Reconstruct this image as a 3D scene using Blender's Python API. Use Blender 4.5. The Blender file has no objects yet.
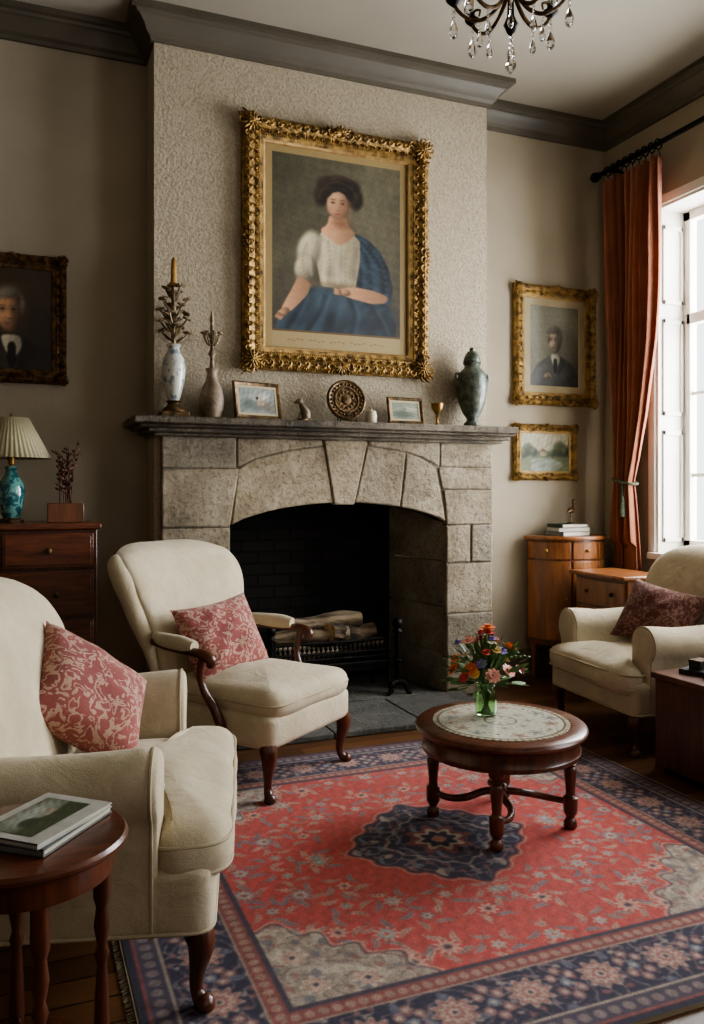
import bpy, bmesh, math, random
import numpy as np
from mathutils import Vector, Matrix, noise as mnoise
D=bpy.data; SC=bpy.context.scene; COL=SC.collection
pi=math.pi; R=math.radians
random.seed(7)
def lin(c):
    c=c/255.0
    return c/12.92 if c<=.04045 else ((c+.055)/1.055)**2.4
def rgb(r,g,b): return (lin(r),lin(g),lin(b),1)
# ---------------------------------------------------------------- materials
class NT:
    def __init__(s,name):
        s.m=D.materials.new(name); s.m.use_nodes=True; s.t=s.m.node_tree
        s.b=s.t.nodes['Principled BSDF']; s.out=s.t.nodes['Material Output']
    def n(s,typ,**kw):
        nd=s.t.nodes.new(typ)
        for k,v in kw.items():
            if k.startswith('_'): setattr(nd,k[1:],v)
            else: nd.inputs[k.replace('__',' ')].default_value=v
        return nd
    def l(s,a,b): s.t.links.new(a,b)
    def coord(s,scale=(1,1,1),rot=(0,0,0)):
        tc=s.n('ShaderNodeTexCoord'); mp=s.n('ShaderNodeMapping'); mp.inputs['Scale'].default_value=scale
        mp.inputs['Rotation'].default_value=rot
        s.l(tc.outputs['Object'],mp.inputs['Vector']); return mp.outputs['Vector']
    def ramp(s,fac,stops):
        r=s.n('ShaderNodeValToRGB'); e=r.color_ramp.elements
        while len(e)<len(stops): e.new(.5)
        for i,(p,c) in enumerate(stops): e[i].position=p; e[i].color=c
        s.l(fac,r.inputs['Fac']); return r.outputs['Color']
    def bump(s,h,strength=.3,dist=.01,prev=None):
        b=s.n('ShaderNodeBump',Strength=strength,Distance=dist); s.l(h,b.inputs['Height'])
        if prev: s.l(prev.outputs['Normal'],b.inputs['Normal'])
        s.l(b.outputs['Normal'],s.b.inputs['Normal']); return b
    def mul(s,a,b,f=1):
        mx=s.n('ShaderNodeMix',_data_type='RGBA',_blend_type='MULTIPLY'); mx.inputs[0].default_value=f
        s.l(a,mx.inputs[6]); s.l(b,mx.inputs[7]); return mx.outputs[2]
def pm(name,c1,c2=None,scale=6,rough=.6,metal=0,bump=0,bscale=60,stretch=(1,1,1),coat=0,sheen=0,lo=.35,hi=.65,dist=.01,distort=0,trans=0):
    t=NT(name); t.b.inputs['Roughness'].default_value=rough; t.b.inputs['Metallic'].default_value=metal
    t.b.inputs['Coat Weight'].default_value=coat; t.b.inputs['Sheen Weight'].default_value=sheen
    v=t.coord(stretch)
    c2=c2 or tuple(x*.8 for x in c1[:3])+(1,)
    n=t.n('ShaderNodeTexNoise',Scale=scale,Detail=5,Distortion=distort); t.l(v,n.inputs['Vector'])
    t.l(t.ramp(n.outputs['Fac'],[(lo,c2),(hi,c1)]),t.b.inputs['Base Color'])
    if bump:
        n2=t.n('ShaderNodeTexNoise',Scale=bscale,Detail=6); t.l(v,n2.inputs['Vector'])
        t.bump(n2.outputs['Fac'],bump,dist)
    return t.m
def fabric(name,c1,c2,weave=300,scale=4,pat=None,bstr=.3,wv=.35,transl=0,wrk=0):
    t=NT(name); t.b.inputs['Roughness'].default_value=.95; t.b.inputs['Sheen Weight'].default_value=.12
    v=t.coord()
    n=t.n('ShaderNodeTexNoise',Scale=scale,Detail=8,Roughness=.65); t.l(v,n.inputs['Vector'])
    c=t.ramp(n.outputs['Fac'],[(.32,c2),(.66,c1)])
    if pat:
        ps,pc,w=pat
        a=t.n('ShaderNodeTexNoise',Scale=ps,Detail=3,Distortion=.5); t.l(v,a.inputs['Vector'])
        m=t.n('ShaderNodeMath',_operation='MULTIPLY'); m.inputs[1].default_value=34; t.l(a.outputs['Fac'],m.inputs[0])
        m2=t.n('ShaderNodeMath',_operation='SINE'); t.l(m.outputs[0],m2.inputs[0])
        f=t.ramp(m2.outputs[0],[(w,(0,0,0,1)),(min(.99,w+.45),(.7,.7,.7,1))])
        mx=t.n('ShaderNodeMix',_data_type='RGBA'); t.l(f,mx.inputs[0]); t.l(c,mx.inputs[6]); mx.inputs[7].default_value=pc
        c=mx.outputs[2]
    w=t.n('ShaderNodeTexNoise',Scale=weave,Detail=3); t.l(v,w.inputs['Vector'])
    c=t.mul(c,t.ramp(w.outputs['Fac'],[(.35,(.80,.79,.77,1)),(.6,(1,1,1,1))]),wv)
    t.l(c,t.b.inputs['Base Color'])
    pb=None
    if wrk:
        k=t.n('ShaderNodeTexNoise',Scale=9,Detail=4,Distortion=1.4); t.l(v,k.inputs['Vector']); pb=t.bump(k.outputs['Fac'],wrk,.03)
    t.bump(w.outputs['Fac'],bstr,.003,pb)
    if transl:
        tl=t.n('ShaderNodeBsdfTranslucent'); t.l(c,tl.inputs[0]); mx=t.n('ShaderNodeMixShader'); mx.inputs[0].default_value=transl
        t.l(t.b.outputs[0],mx.inputs[1]); t.l(tl.outputs[0],mx.inputs[2]); t.l(mx.outputs[0],t.out.inputs['Surface'])
    return t.m
def wood(name,c1,c2,stretch=(1,1,.1),rough=.32,coat=.3,scale=16):
    t=NT(name); t.b.inputs['Roughness'].default_value=rough; t.b.inputs['Coat Weight'].default_value=coat; t.b.inputs['Coat Roughness'].default_value=.22
    v=t.coord(stretch)
    n=t.n('ShaderNodeTexNoise',Scale=scale,Detail=7,Distortion=1.6,Roughness=.6); t.l(v,n.inputs['Vector'])
    c=t.ramp(n.outputs['Fac'],[(.3,c2),(.7,c1)])
    n2=t.n('ShaderNodeTexNoise',Scale=scale*6,Detail=3); t.l(v,n2.inputs['Vector'])
    c=t.mul(c,t.ramp(n2.outputs['Fac'],[(.35,(.6,.55,.5,1)),(.6,(1,1,1,1))]),.6)
    t.l(c,t.b.inputs['Base Color']); t.bump(n2.outputs['Fac'],.1,.004); return t.m
def stone(name,c1,c2,c3):
    t=NT(name); t.b.inputs['Roughness'].default_value=.9; v=t.coord()
    n=t.n('ShaderNodeTexNoise',Scale=3.5,Detail=10,Roughness=.7,Distortion=.4); t.l(v,n.inputs['Vector'])
    c=t.ramp(n.outputs['Fac'],[(.32,c2),(.5,c1),(.68,c3)])
    s2=t.n('ShaderNodeTexNoise',Scale=50,Detail=5); t.l(v,s2.inputs['Vector'])
    d=t.ramp(s2.outputs['Fac'],[(.34,(.55,.51,.46,1)),(.48,(1,1,1,1))])
    t.l(t.mul(c,d,.7),t.b.inputs['Base Color'])
    n3=t.n('ShaderNodeTexNoise',Scale=16,Detail=10,Roughness=.72); t.l(v,n3.inputs['Vector'])
    t.bump(n3.outputs['Fac'],.85,.035)
    return t.m
def attrmat(name,rough=.5,bump=0,bscale=300,sheen=0):
    t=NT(name); t.b.inputs['Roughness'].default_value=rough; t.b.inputs['Sheen Weight'].default_value=sheen
    a=t.n('ShaderNodeAttribute',_attribute_name='Col'); t.l(a.outputs['Color'],t.b.inputs['Base Color'])
    if bump:
        v=t.coord(); n=t.n('ShaderNodeTexNoise',Scale=bscale,Detail=3); t.l(v,n.inputs['Vector']); t.bump(n.outputs['Fac'],bump,.004)
    return t.m
def glass(name,c,rough=.03):
    t=NT(name); t.b.inputs['Base Color'].default_value=c; t.b.inputs['Roughness'].default_value=rough
    t.b.inputs['Transmission Weight'].default_value=1; t.b.inputs['IOR'].default_value=1.45; return t.m
def thinglass(name):
    t=NT(name); tr=t.n('ShaderNodeBsdfTransparent'); gl=t.n('ShaderNodeBsdfGlossy',Roughness=.02)
    mx=t.n('ShaderNodeMixShader'); mx.inputs[0].default_value=.06
    t.l(tr.outputs[0],mx.inputs[1]); t.l(gl.outputs[0],mx.inputs[2]); t.l(mx.outputs[0],t.out.inputs['Surface']); return t.m

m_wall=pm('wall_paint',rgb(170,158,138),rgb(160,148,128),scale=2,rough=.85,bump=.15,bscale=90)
m_walld=pm('wall_paint_darkened_for_shade',rgb(122,111,94),rgb(112,101,84),scale=2,rough=.85)  # darkened copy of the wall paint for unseen walls, cuts bounced light
t=NT('rough_stucco'); t.b.inputs['Roughness'].default_value=.9; v=t.coord()
n=t.n('ShaderNodeTexNoise',Scale=62,Detail=3,Roughness=.55,Distortion=.3); t.l(v,n.inputs['Vector'])
t.l(t.ramp(n.outputs['Fac'],[(.36,rgb(164,151,129)),(.6,rgb(180,167,145))]),t.b.inputs['Base Color'])
t.bump(n.outputs['Fac'],.55,.014); m_stucco=t.m
m_ceil=pm('ceiling_paint',rgb(154,146,132),rgb(146,138,124),scale=1,rough=.9)
m_trim=pm('trim_paint',rgb(94,86,73),rgb(82,75,63),scale=3,rough=.5)
m_base=pm('baseboard_paint',rgb(134,124,108),rgb(122,112,96),scale=3,rough=.5)
m_white=pm('white_paint',rgb(226,222,212),rgb(214,210,200),scale=2,rough=.45)
m_glass=thinglass('window_glass')
t=NT('floor_boards'); t.b.inputs['Roughness'].default_value=.38; v=t.coord((1,1,1))
br=t.n('ShaderNodeTexBrick',Scale=1.0); br.inputs['Color1'].default_value=rgb(118,82,52); br.inputs['Color2'].default_value=rgb(86,58,37)
br.inputs['Mortar'].default_value=rgb(22,15,10); br.inputs['Mortar Size'].default_value=.003; br.inputs['Brick Width'].default_value=1.3; br.inputs['Row Height'].default_value=.11
t.l(v,br.inputs['Vector'])
v2=t.coord((1.2,18,1)); n=t.n('ShaderNodeTexNoise',Scale=4,Detail=6); t.l(v2,n.inputs['Vector'])
g=t.ramp(n.outputs['Fac'],[(.3,(.6,.55,.5,1)),(.7,(1,1,1,1))])
t.l(t.mul(br.outputs['Color'],g,.8),t.b.inputs['Base Color'])
t.bump(n.outputs['Fac'],.1,.005); m_floor=t.m
t=NT('sooty_brick'); t.b.inputs['Roughness'].default_value=.95; v=t.coord((1,1,1),(R(90),0,0))
br=t.n('ShaderNodeTexBrick',Scale=1.0); br.inputs['Color1'].default_value=rgb(38,35,34); br.inputs['Color2'].default_value=rgb(27,25,24)
br.inputs['Mortar'].default_value=rgb(15,14,14); br.inputs['Mortar Size'].default_value=.008; br.inputs['Brick Width'].default_value=.22; br.inputs['Row Height'].default_value=.075
t.l(v,br.inputs['Vector']); t.l(br.outputs['Color'],t.b.inputs['Base Color']); t.bump(br.outputs['Fac'],-.5,.01); m_brick=t.m
m_st=[stone('carved_stone',rgb(158,144,122),rgb(122,110,91),rgb(184,171,150)),
      stone('carved_stone_warm',rgb(164,149,124),rgb(130,115,94),rgb(188,174,150)),
      stone('carved_stone_grey',rgb(146,136,118),rgb(114,105,90),rgb(172,161,143))]
m_mortar=stone('lime_mortar',rgb(116,106,90),rgb(98,90,76),rgb(130,120,104))
m_mantel=stone('weathered_mantel_stone',rgb(108,98,84),rgb(72,64,54),rgb(138,128,112))
m_hearth=stone('slate_hearth',rgb(98,96,90),rgb(74,73,69),rgb(118,115,108))
m_cream=fabric('cream_linen',rgb(208,195,168),rgb(188,174,146),wv=.6,wrk=.22,scale=6)
m_pipe=fabric('linen_piping',rgb(188,174,146),rgb(172,158,130))
m_damask=fabric('red_damask',rgb(158,92,86),rgb(136,74,71),pat=(21,rgb(196,168,148),.2),wrk=.15)
m_damask2=fabric('dark_red_damask',rgb(116,68,62),rgb(94,54,50),pat=(21,rgb(156,126,106),.3),wrk=.15)
m_mahog=wood('mahogany',rgb(112,60,36),rgb(60,32,19))
m_mahogx=wood('mahogany_flat',rgb(120,68,43),rgb(70,38,23),stretch=(.12,1,1))
m_chest=wood('aged_mahogany_front',rgb(128,70,42),rgb(78,40,23),stretch=(.12,1,1))
m_walnut=wood('walnut',rgb(132,82,50),rgb(86,50,30))
m_yew=wood('honey_wood',rgb(166,108,62),rgb(114,68,38),stretch=(1,1,.15),scale=9)
m_gold=pm('antique_gilt',rgb(176,142,84),rgb(78,58,33),scale=26,rough=.5,metal=.55,bump=.4,bscale=80,lo=.32,hi=.62)
m_golddk=pm('dark_gilt',rgb(128,94,56),rgb(56,40,26),scale=30,rough=.5,metal=.5,bump=.5,bscale=70)
m_liner=pm('pale_gilt_liner',rgb(180,148,96),rgb(146,114,68),scale=20,rough=.5,metal=.4)
m_mat=pm('mat_board',rgb(182,167,136),rgb(168,153,123),scale=8,rough=.8)
m_paint=attrmat('painted_canvas',.5,.2,200)
m_rug=attrmat('wool_rug',.95,.5,400,.05)
m_fringe=fabric('cotton_fringe',rgb(170,155,128),rgb(146,130,105))
m_iron=pm('black_iron',rgb(36,33,31),rgb(20,19,18),scale=20,rough=.5,metal=.8,bump=.3)
m_bronze=pm('dark_bronze',rgb(122,96,64),rgb(60,46,32),scale=30,rough=.45,metal=.65,bump=.4)
m_patina=pm('pale_patinated_bronze',rgb(156,136,106),rgb(82,67,49),scale=34,rough=.5,metal=.35,bump=.4)
m_brass=pm('brass',rgb(178,142,82),rgb(128,98,50),scale=20,rough=.35,metal=.85)
m_log=pm('pale_bark',rgb(160,142,116),rgb(70,56,43),scale=18,rough=.95,bump=1,bscale=30,stretch=(.2,1,1),dist=.03,lo=.38,hi=.58)
m_log2=pm('dark_bark',rgb(112,92,69),rgb(40,32,26),scale=18,rough=.95,bump=1,bscale=30,stretch=(.2,1,1),dist=.03,lo=.4,hi=.6)
m_cut=pm('cut_wood_end',rgb(196,168,126),rgb(150,120,82),scale=30,rough=.9)
m_curt=fabric('terracotta_curtain',rgb(188,126,98),rgb(168,106,80),scale=6,weave=260,transl=.3)
m_teal=pm('turquoise_patterned_ceramic',rgb(104,158,152),rgb(42,92,100),scale=26,rough=.18,coat=.6,lo=.46,hi=.52,distort=1)
m_urn=pm('green_mottled_urn',rgb(104,112,96),rgb(50,56,47),scale=26,rough=.4,bump=.4,bscale=60,coat=.2)
m_pot=pm('grey_brown_pottery',rgb(150,131,107),rgb(98,82,65),scale=14,rough=.55,bump=.3)
m_porc=pm('blue_white_porcelain',rgb(200,199,189),rgb(116,132,142),scale=24,rough=.25,lo=.4,hi=.5,coat=.4)
m_cand=pm('candle_wax',rgb(178,136,72),rgb(142,102,48),scale=20,rough=.5)
m_ivory=pm('ivory_wax',rgb(208,198,174),rgb(190,178,154),scale=9,rough=.5)
m_leaf=pm('green_leaf',rgb(98,130,66),rgb(56,82,38),scale=20,rough=.6)
m_dry=pm('dried_stem',rgb(104,66,48),rgb(66,42,31),scale=20,rough=.8)
m_crys=glass('crystal_glass',(1,1,1,1))
m_vase=glass('green_glass',rgb(200,234,190))
m_paper=pm('page_paper',rgb(212,204,186),rgb(186,178,160),scale=200,rough=.9,stretch=(.02,.02,1))
m_blk=pm('black_leather',rgb(36,34,34),rgb(22,21,21),scale=40,rough=.4,bump=.2)
m_cord=pm('sage_cord',rgb(106,114,94),rgb(74,82,64),scale=60,rough=.9)
t=NT('pleated_silk'); v=t.coord(); t.b.inputs['Base Color'].default_value=rgb(198,188,154); t.b.inputs['Roughness'].default_value=.8
tl=t.n('ShaderNodeBsdfTranslucent'); tl.inputs[0].default_value=rgb(198,188,148)
mx=t.n('ShaderNodeMixShader'); mx.inputs[0].default_value=.35
t.l(t.b.outputs[0],mx.inputs[1]); t.l(tl.outputs[0],mx.inputs[2]); t.l(mx.outputs[0],t.out.inputs['Surface']); m_shade=t.m

# ---------------------------------------------------------------- mesh tools
RX=Matrix.Rotation(pi/2,4,'X')
def TR(x,y,z): return Matrix.Translation((x,y,z))
def RO(a,ax): return Matrix.Rotation(R(a),4,ax)
def cr(pts,n=6):
    out=[];P=[tuple(p) for p in pts];L=len(P)
    for i in range(L-1):
        p0=P[max(i-1,0)];p1=P[i];p2=P[i+1];p3=P[min(i+2,L-1)]
        for k in range(n):
            t=k/n
            out.append(tuple(.5*(2*b+(c-a)*t+(2*a-5*b+4*c-d)*t*t+(3*b-a-3*c+d)*t**3) for a,b,c,d in zip(p0,p1,p2,p3)))
    out.append(P[-1]); return out
def roundpoly(P,r,n=5):
    out=[];L=len(P)
    for i in range(L):
        a,b,c=Vector(P[i-1]),Vector(P[i]),Vector(P[(i+1)%L])
        rr=r[i] if isinstance(r,(list,tuple)) else r
        if rr<=0: out.append(tuple(b)); continue
        da=(a-b);dc=(c-b); s=b+da.normalized()*min(rr,da.length*.49); e=b+dc.normalized()*min(rr,dc.length*.49)
        for k in range(n+1):
            t=k/n; q=s*(1-t)**2+b*2*t*(1-t)+e*t*t; out.append((q.x,q.y))
    return out
def dens(P,st=.04):
    out=[];L=len(P)
    for i in range(L):
        a,b=Vector(P[i]),Vector(P[(i+1)%L]); d=(b-a).length; k=max(1,int(d/st))
        for j in range(k): q=a.lerp(b,j/k); out.append((q.x,q.y))
    return out
class M:
    def __init__(s): s.v=[];s.f=[];s.mi=[];s.cur=0
    def add(s,vs,fs,T=None):
        b=len(s.v)
        s.v+=[tuple(T@Vector(p)) for p in vs] if T is not None else [tuple(p) for p in vs]
        s.f+=[tuple(i+b for i in f) for f in fs]; s.mi+=[s.cur]*len(fs); return s
    def box(s,x0,x1,y0,y1,z0,z1,T=None):
        v=[(x,y,z) for z in (z0,z1) for y in (y0,y1) for x in (x0,x1)]
        return s.add(v,[(0,2,3,1),(4,5,7,6),(0,1,5,4),(2,6,7,3),(0,4,6,2),(1,3,7,5)],T)
    def lathe(s,prof,seg=24,T=None,cx=0,cy=0,flute=None):
        v=[];f=[];n=len(prof)
        for r,z in prof:
            for k in range(seg):
                a=2*pi*k/seg; q=r*(1+(flute[1]*math.cos(flute[0]*a) if flute else 0)); v.append((cx+q*math.cos(a),cy+q*math.sin(a),z))
        for i in range(n-1):
            for k in range(seg): k2=(k+1)%seg; f.append((i*seg+k,i*seg+k2,(i+1)*seg+k2,(i+1)*seg+k))
        f.append(tuple(range(seg-1,-1,-1))); f.append(tuple((n-1)*seg+k for k in range(seg)))
        return s.add(v,f,T)
    def tube(s,pts,rad,seg=8,T=None,closed=False):
        P=[Vector(p[:3]) for p in pts]; n=len(P)
        if not isinstance(rad,(list,tuple)): rad=[rad]*n
        v=[];f=[];u=None
        for i in range(n):
            if closed: t=(P[(i+1)%n]-P[i-1])
            else: t=(P[min(i+1,n-1)]-P[max(i-1,0)])
            t=t.normalized() if t.length>1e-9 else Vector((0,0,1))
            if u is None:
                a=Vector((0,0,1)) if abs(t.z)<.9 else Vector((1,0,0)); u=a.cross(t).normalized()
            else:
                u=u-t*u.dot(t); u=u.normalized() if u.length>1e-6 else Vector((1,0,0))
            w=t.cross(u); r=rad[i]; ra,rb=r if isinstance(r,(tuple,list)) else (r,r)
            for k in range(seg):
                a=2*pi*k/seg; v.append(P[i]+u*math.cos(a)*ra+w*math.sin(a)*rb)
        for i in range(n if closed else n-1):
            j=(i+1)%n
            for k in range(seg): k2=(k+1)%seg; f.append((i*seg+k,i*seg+k2,j*seg+k2,j*seg+k))
        if not closed: f.append(tuple(range(seg-1,-1,-1))); f.append(tuple((n-1)*seg+k for k in range(seg)))
        return s.add(v,f,T)
    def ctube(s,pts4,seg=8,n=6,T=None):
        q=cr(pts4,n); return s.tube([p[:3] for p in q],[max(p[3],.0005) for p in q],seg,T)
    def prism(s,poly,h0,h1,T=None):
        n=len(poly); v=[(x,y,h0) for x,y in poly]+[(x,y,h1) for x,y in poly]
        f=[tuple(range(n-1,-1,-1)),tuple(range(n,2*n))]+[(i,(i+1)%n,n+(i+1)%n,n+i) for i in range(n)]
        return s.add(v,f,T)
    def ball(s,c,r,seg=12,rings=8,T=None):
        if not isinstance(r,tuple): r=(r,r,r)
        v=[(c[0],c[1],c[2]-r[2])];f=[]
        for i in range(1,rings):
            a=-pi/2+pi*i/rings
            for k in range(seg):
                b=2*pi*k/seg; v.append((c[0]+r[0]*math.cos(a)*math.cos(b),c[1]+r[1]*math.cos(a)*math.sin(b),c[2]+r[2]*math.sin(a)))
        v.append((c[0],c[1],c[2]+r[2])); e=len(v)-1
        for k in range(seg):
            k2=(k+1)%seg; f.append((0,1+k2,1+k)); f.append((e,e-seg+k,e-seg+k2))
            for i in range(rings-2): a=1+i*seg; f.append((a+k,a+k2,a+seg+k2,a+seg+k))
        return s.add(v,f,T)
    def puff(s,outline,th,r=.04,pf=.03,T=None,q=8,pb=None,fn=None,arc=5):
        P=[Vector(p) for p in outline]; n=len(P); pb=pf if pb is None else pb
        ar=sum(P[i].x*P[(i+1)%n].y-P[(i+1)%n].x*P[i].y for i in range(n))
        if ar<0: P.reverse()
        nr=[]
        for i in range(n):
            t=(P[(i+1)%n]-P[i-1]).normalized(); nr.append(Vector((-t.y,t.x)))
        c=sum(P,Vector((0,0)))/n; r=min(r,th/2)
        L=[]
        def ring(ins,z,k=1): return [((c+(p+m*ins-c)*k).x,(c+(p+m*ins-c)*k).y,z) for p,m in zip(P,nr)]
        for j in range(1,q+1): k=j/q; L.append(ring(r,-th/2-pb*(1-k*k),k))
        for j in range(1,arc+1): a=-pi/2+pi/2*j/arc; L.append(ring(r*(1-math.cos(a)),-(th/2-r)+r*math.sin(a)))
        for j in range(0 if th/2>r+1e-4 else 1,arc+1): a=pi/2*j/arc; L.append(ring(r*(1-math.cos(a)),(th/2-r)+r*math.sin(a)))
        for j in range(q-1,0,-1): k=j/q; L.append(ring(r,th/2+pf*(1-k*k),k))
        v=[(c.x,c.y,-th/2-pb)]; [v.extend(l) for l in L]; v.append((c.x,c.y,th/2+pf)); f=[]
        for i in range(n):
            i2=(i+1)%n; f.append((0,1+i2,1+i)); e=len(v)-1; f.append((e,e-n+i,e-n+i2))
            for j in range(len(L)-1): a=1+j*n; f.append((a+i,a+i2,a+n+i2,a+n+i))
        if T is not None: v=[tuple(T@Vector(p)) for p in v]
        if fn: v=[fn(*p) for p in v]
        return s.add(v,f)
    def pillow(s,w,h,t,T=None,n=26):
        for sd in (1,-1):
            v=[];f=[]
            for j in range(n+1):
                b=-1+2*j/n
                for i in range(n+1):
                    a=-1+2*i/n
                    x=a*w/2*(1-.10*(1-b*b)*abs(a)); y=b*h/2*(1-.10*(1-a*a)*abs(b))
                    z=sd*t/2*(max(0,(1-a*a))*max(0,(1-b*b)))**.46
                    k=(1-a*a)*(1-b*b)
                    z+=sd*.008*math.sin(5*a+3*b)*k+.005*math.sin(9*a-7*b+2)*k
                    z-=sd*.012*math.exp(-((a-.1)**2)*14)*k*(1 if b>0 else .3)
                    v.append((x,y,z))
            for j in range(n):
                for i in range(n):
                    q=(j*(n+1)+i,j*(n+1)+i+1,(j+1)*(n+1)+i+1,(j+1)*(n+1)+i); f.append(q if sd>0 else q[::-1])
            s.add(v,f,T)
        return s
    def frame(s,w,h,prof,T=None):
        n=len(prof); v=[];f=[]
        for ins,pr in prof:
            a,b=w/2-ins,h/2-ins
            v+=[(-a,-pr,-b),(a,-pr,-b),(a,-pr,b),(-a,-pr,b)]
        for i in range(n-1):
            for k in range(4): k2=(k+1)%4; f.append((i*4+k,i*4+k2,(i+1)*4+k2,(i+1)*4+k))
        for k in range(4): k2=(k+1)%4; f.append(((n-1)*4+k,(n-1)*4+k2,k2,k))
        return s.add(v,f,T)
    def sweep(s,path,prof):
        P=[Vector(p) for p in path]; n=len(P); v=[];f=[];k=len(prof)
        for i in range(n):
            def nrm(a,b): d=(b-a).normalized(); return Vector((d.y,-d.x))
            if i==0: o=nrm(P[0],P[1])
            elif i==n-1: o=nrm(P[-2],P[-1])
            else:
                a=nrm(P[i-1],P[i]);b=nrm(P[i],P[i+1]); o=(a+b); o=o/(o.dot(a))
            for q,z in prof: v.append((P[i].x+o.x*q,P[i].y+o.y*q,z))
        for i in range(n-1):
            for j in range(k): j2=(j+1)%k; f.append((i*k+j,i*k+j2,(i+1)*k+j2,(i+1)*k+j))
        f.append(tuple(range(k-1,-1,-1))); f.append(tuple((n-1)*k+j for j in range(k)))
        return s.add(v,f)
    def ob(s,name,mats,parent=None,loc=(0,0,0),rot=(0,0,0),smooth=40,bevel=0,seg=2,weld=False,label=None,lump=0,lf=7,relax=0):
        me=D.meshes.new(name); me.from_pydata(s.v,[],s.f); me.update()
        if not isinstance(mats,(list,tuple)): mats=[mats]
        for m in mats: me.materials.append(m)
        me.polygons.foreach_set('material_index',s.mi)
        bm=bmesh.new(); bm.from_mesh(me)
        if weld: bmesh.ops.remove_doubles(bm,verts=bm.verts,dist=.0003)
        bmesh.ops.recalc_face_normals(bm,faces=bm.faces)
        for _ in range(relax): bmesh.ops.smooth_vert(bm,verts=bm.verts,factor=.5,use_axis_x=True,use_axis_y=True,use_axis_z=True)
        if lump:
            bm.normal_update(); sd=random.uniform(0,50)
            for q in bm.verts:
                p=q.co*lf+Vector((sd,0,0)); q.co=q.co+q.normal*(lump*mnoise.noise(p)+lump*.3*mnoise.noise(p*2.4))
        bm.to_mesh(me); bm.free()
        if smooth: me.shade_smooth(); me.set_sharp_from_angle(angle=R(smooth))
        o=D.objects.new(name,me); COL.objects.link(o); o.location=loc; o.rotation_euler=rot
        if parent: o.parent=parent
        if bevel:
            b=o.modifiers.new('bevel','BEVEL'); b.width=bevel; b.segments=seg; b.limit_method='ANGLE'; b.angle_limit=R(35)
        if label: o['label']=label
        return o
def tag(o,label,cat,group=None):
    o['label']=label; o['category']=cat
    if group: o['group']=group
    return o
def thing(name,label,cat,loc=(0,0,0),rz=0,group=None,rot=None):
    e=D.objects.new(name,None); e.empty_display_size=.05; COL.objects.link(e); e.location=loc
    e.rotation_euler=rot if rot else (0,0,R(rz)); return tag(e,label,cat,group)
def struct(o,label=None):
    o['kind']='structure'; o['label']=label or o.name.replace('_',' '); o['category']=o.name.split('_')[0]; return o
def copy_thing(src,loc,rz=None,label=None):
    n=src.copy(); COL.objects.link(n); n.location=loc
    if rz is not None: n.rotation_euler=(0,0,R(rz))
    if label: n['label']=label
    for c in list(src.children):
        k=c.copy(); COL.objects.link(k); k.parent=n
    return n

# ---------------------------------------------------------------- room shell
CH=3.93; XL,XR,YB,YF=-1.9,3.98,4.93,-1.5
struct(M().box(XL-.2,XR+.3,YF-.2,5.4,-.1,0).ob('floor',m_floor,smooth=0),'dark brown oak floorboards')
struct(M().box(XL-.2,XR+.3,YF-.2,5.4,CH,CH+.1).ob('ceiling',m_ceil,smooth=0),'plain greyish beige plaster ceiling')
m=M(); m.box(XL,1.09,YB,YB+.15,0,CH).box(2.50,XR,YB,YB+.15,0,CH).box(1.09,2.50,YB,YB+.15,1.36,CH)
struct(m.ob('wall_back',m_wall,smooth=0),'beige painted plaster wall')
m=M(); CL,CRt,CY=.69,2.81,4.65
m.box(CL,1.09,CY,YB,0,CH).box(2.50,CRt,CY,YB,0,CH).box(1.09,2.50,CY,YB,1.36,CH)
struct(m.ob('wall_chimney',m_stucco,smooth=0),'chimney breast in rough textured beige plaster')
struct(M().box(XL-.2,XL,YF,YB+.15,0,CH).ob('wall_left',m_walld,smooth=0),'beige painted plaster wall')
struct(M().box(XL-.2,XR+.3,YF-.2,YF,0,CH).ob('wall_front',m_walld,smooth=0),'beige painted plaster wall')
WZ0,WZ1=.85,3.2; W=[(2.75,4.4),(.2,1.85)]  # second opening is an unseen window added to light the room
m=M(); X1=XR+.3
m.box(XR,X1,YF,YB+.15,0,WZ0).box(XR,X1,YF,YB+.15,WZ1,CH).box(XR,X1,W[0][1],YB+.15,WZ0,WZ1).box(XR,X1,W[1][1],W[0][0],WZ0,WZ1).box(XR,X1,YF,W[1][0],WZ0,WZ1)
struct(m.ob('wall_right',m_wall,smooth=0),'beige painted plaster wall with tall window and one added out of view')
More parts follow.
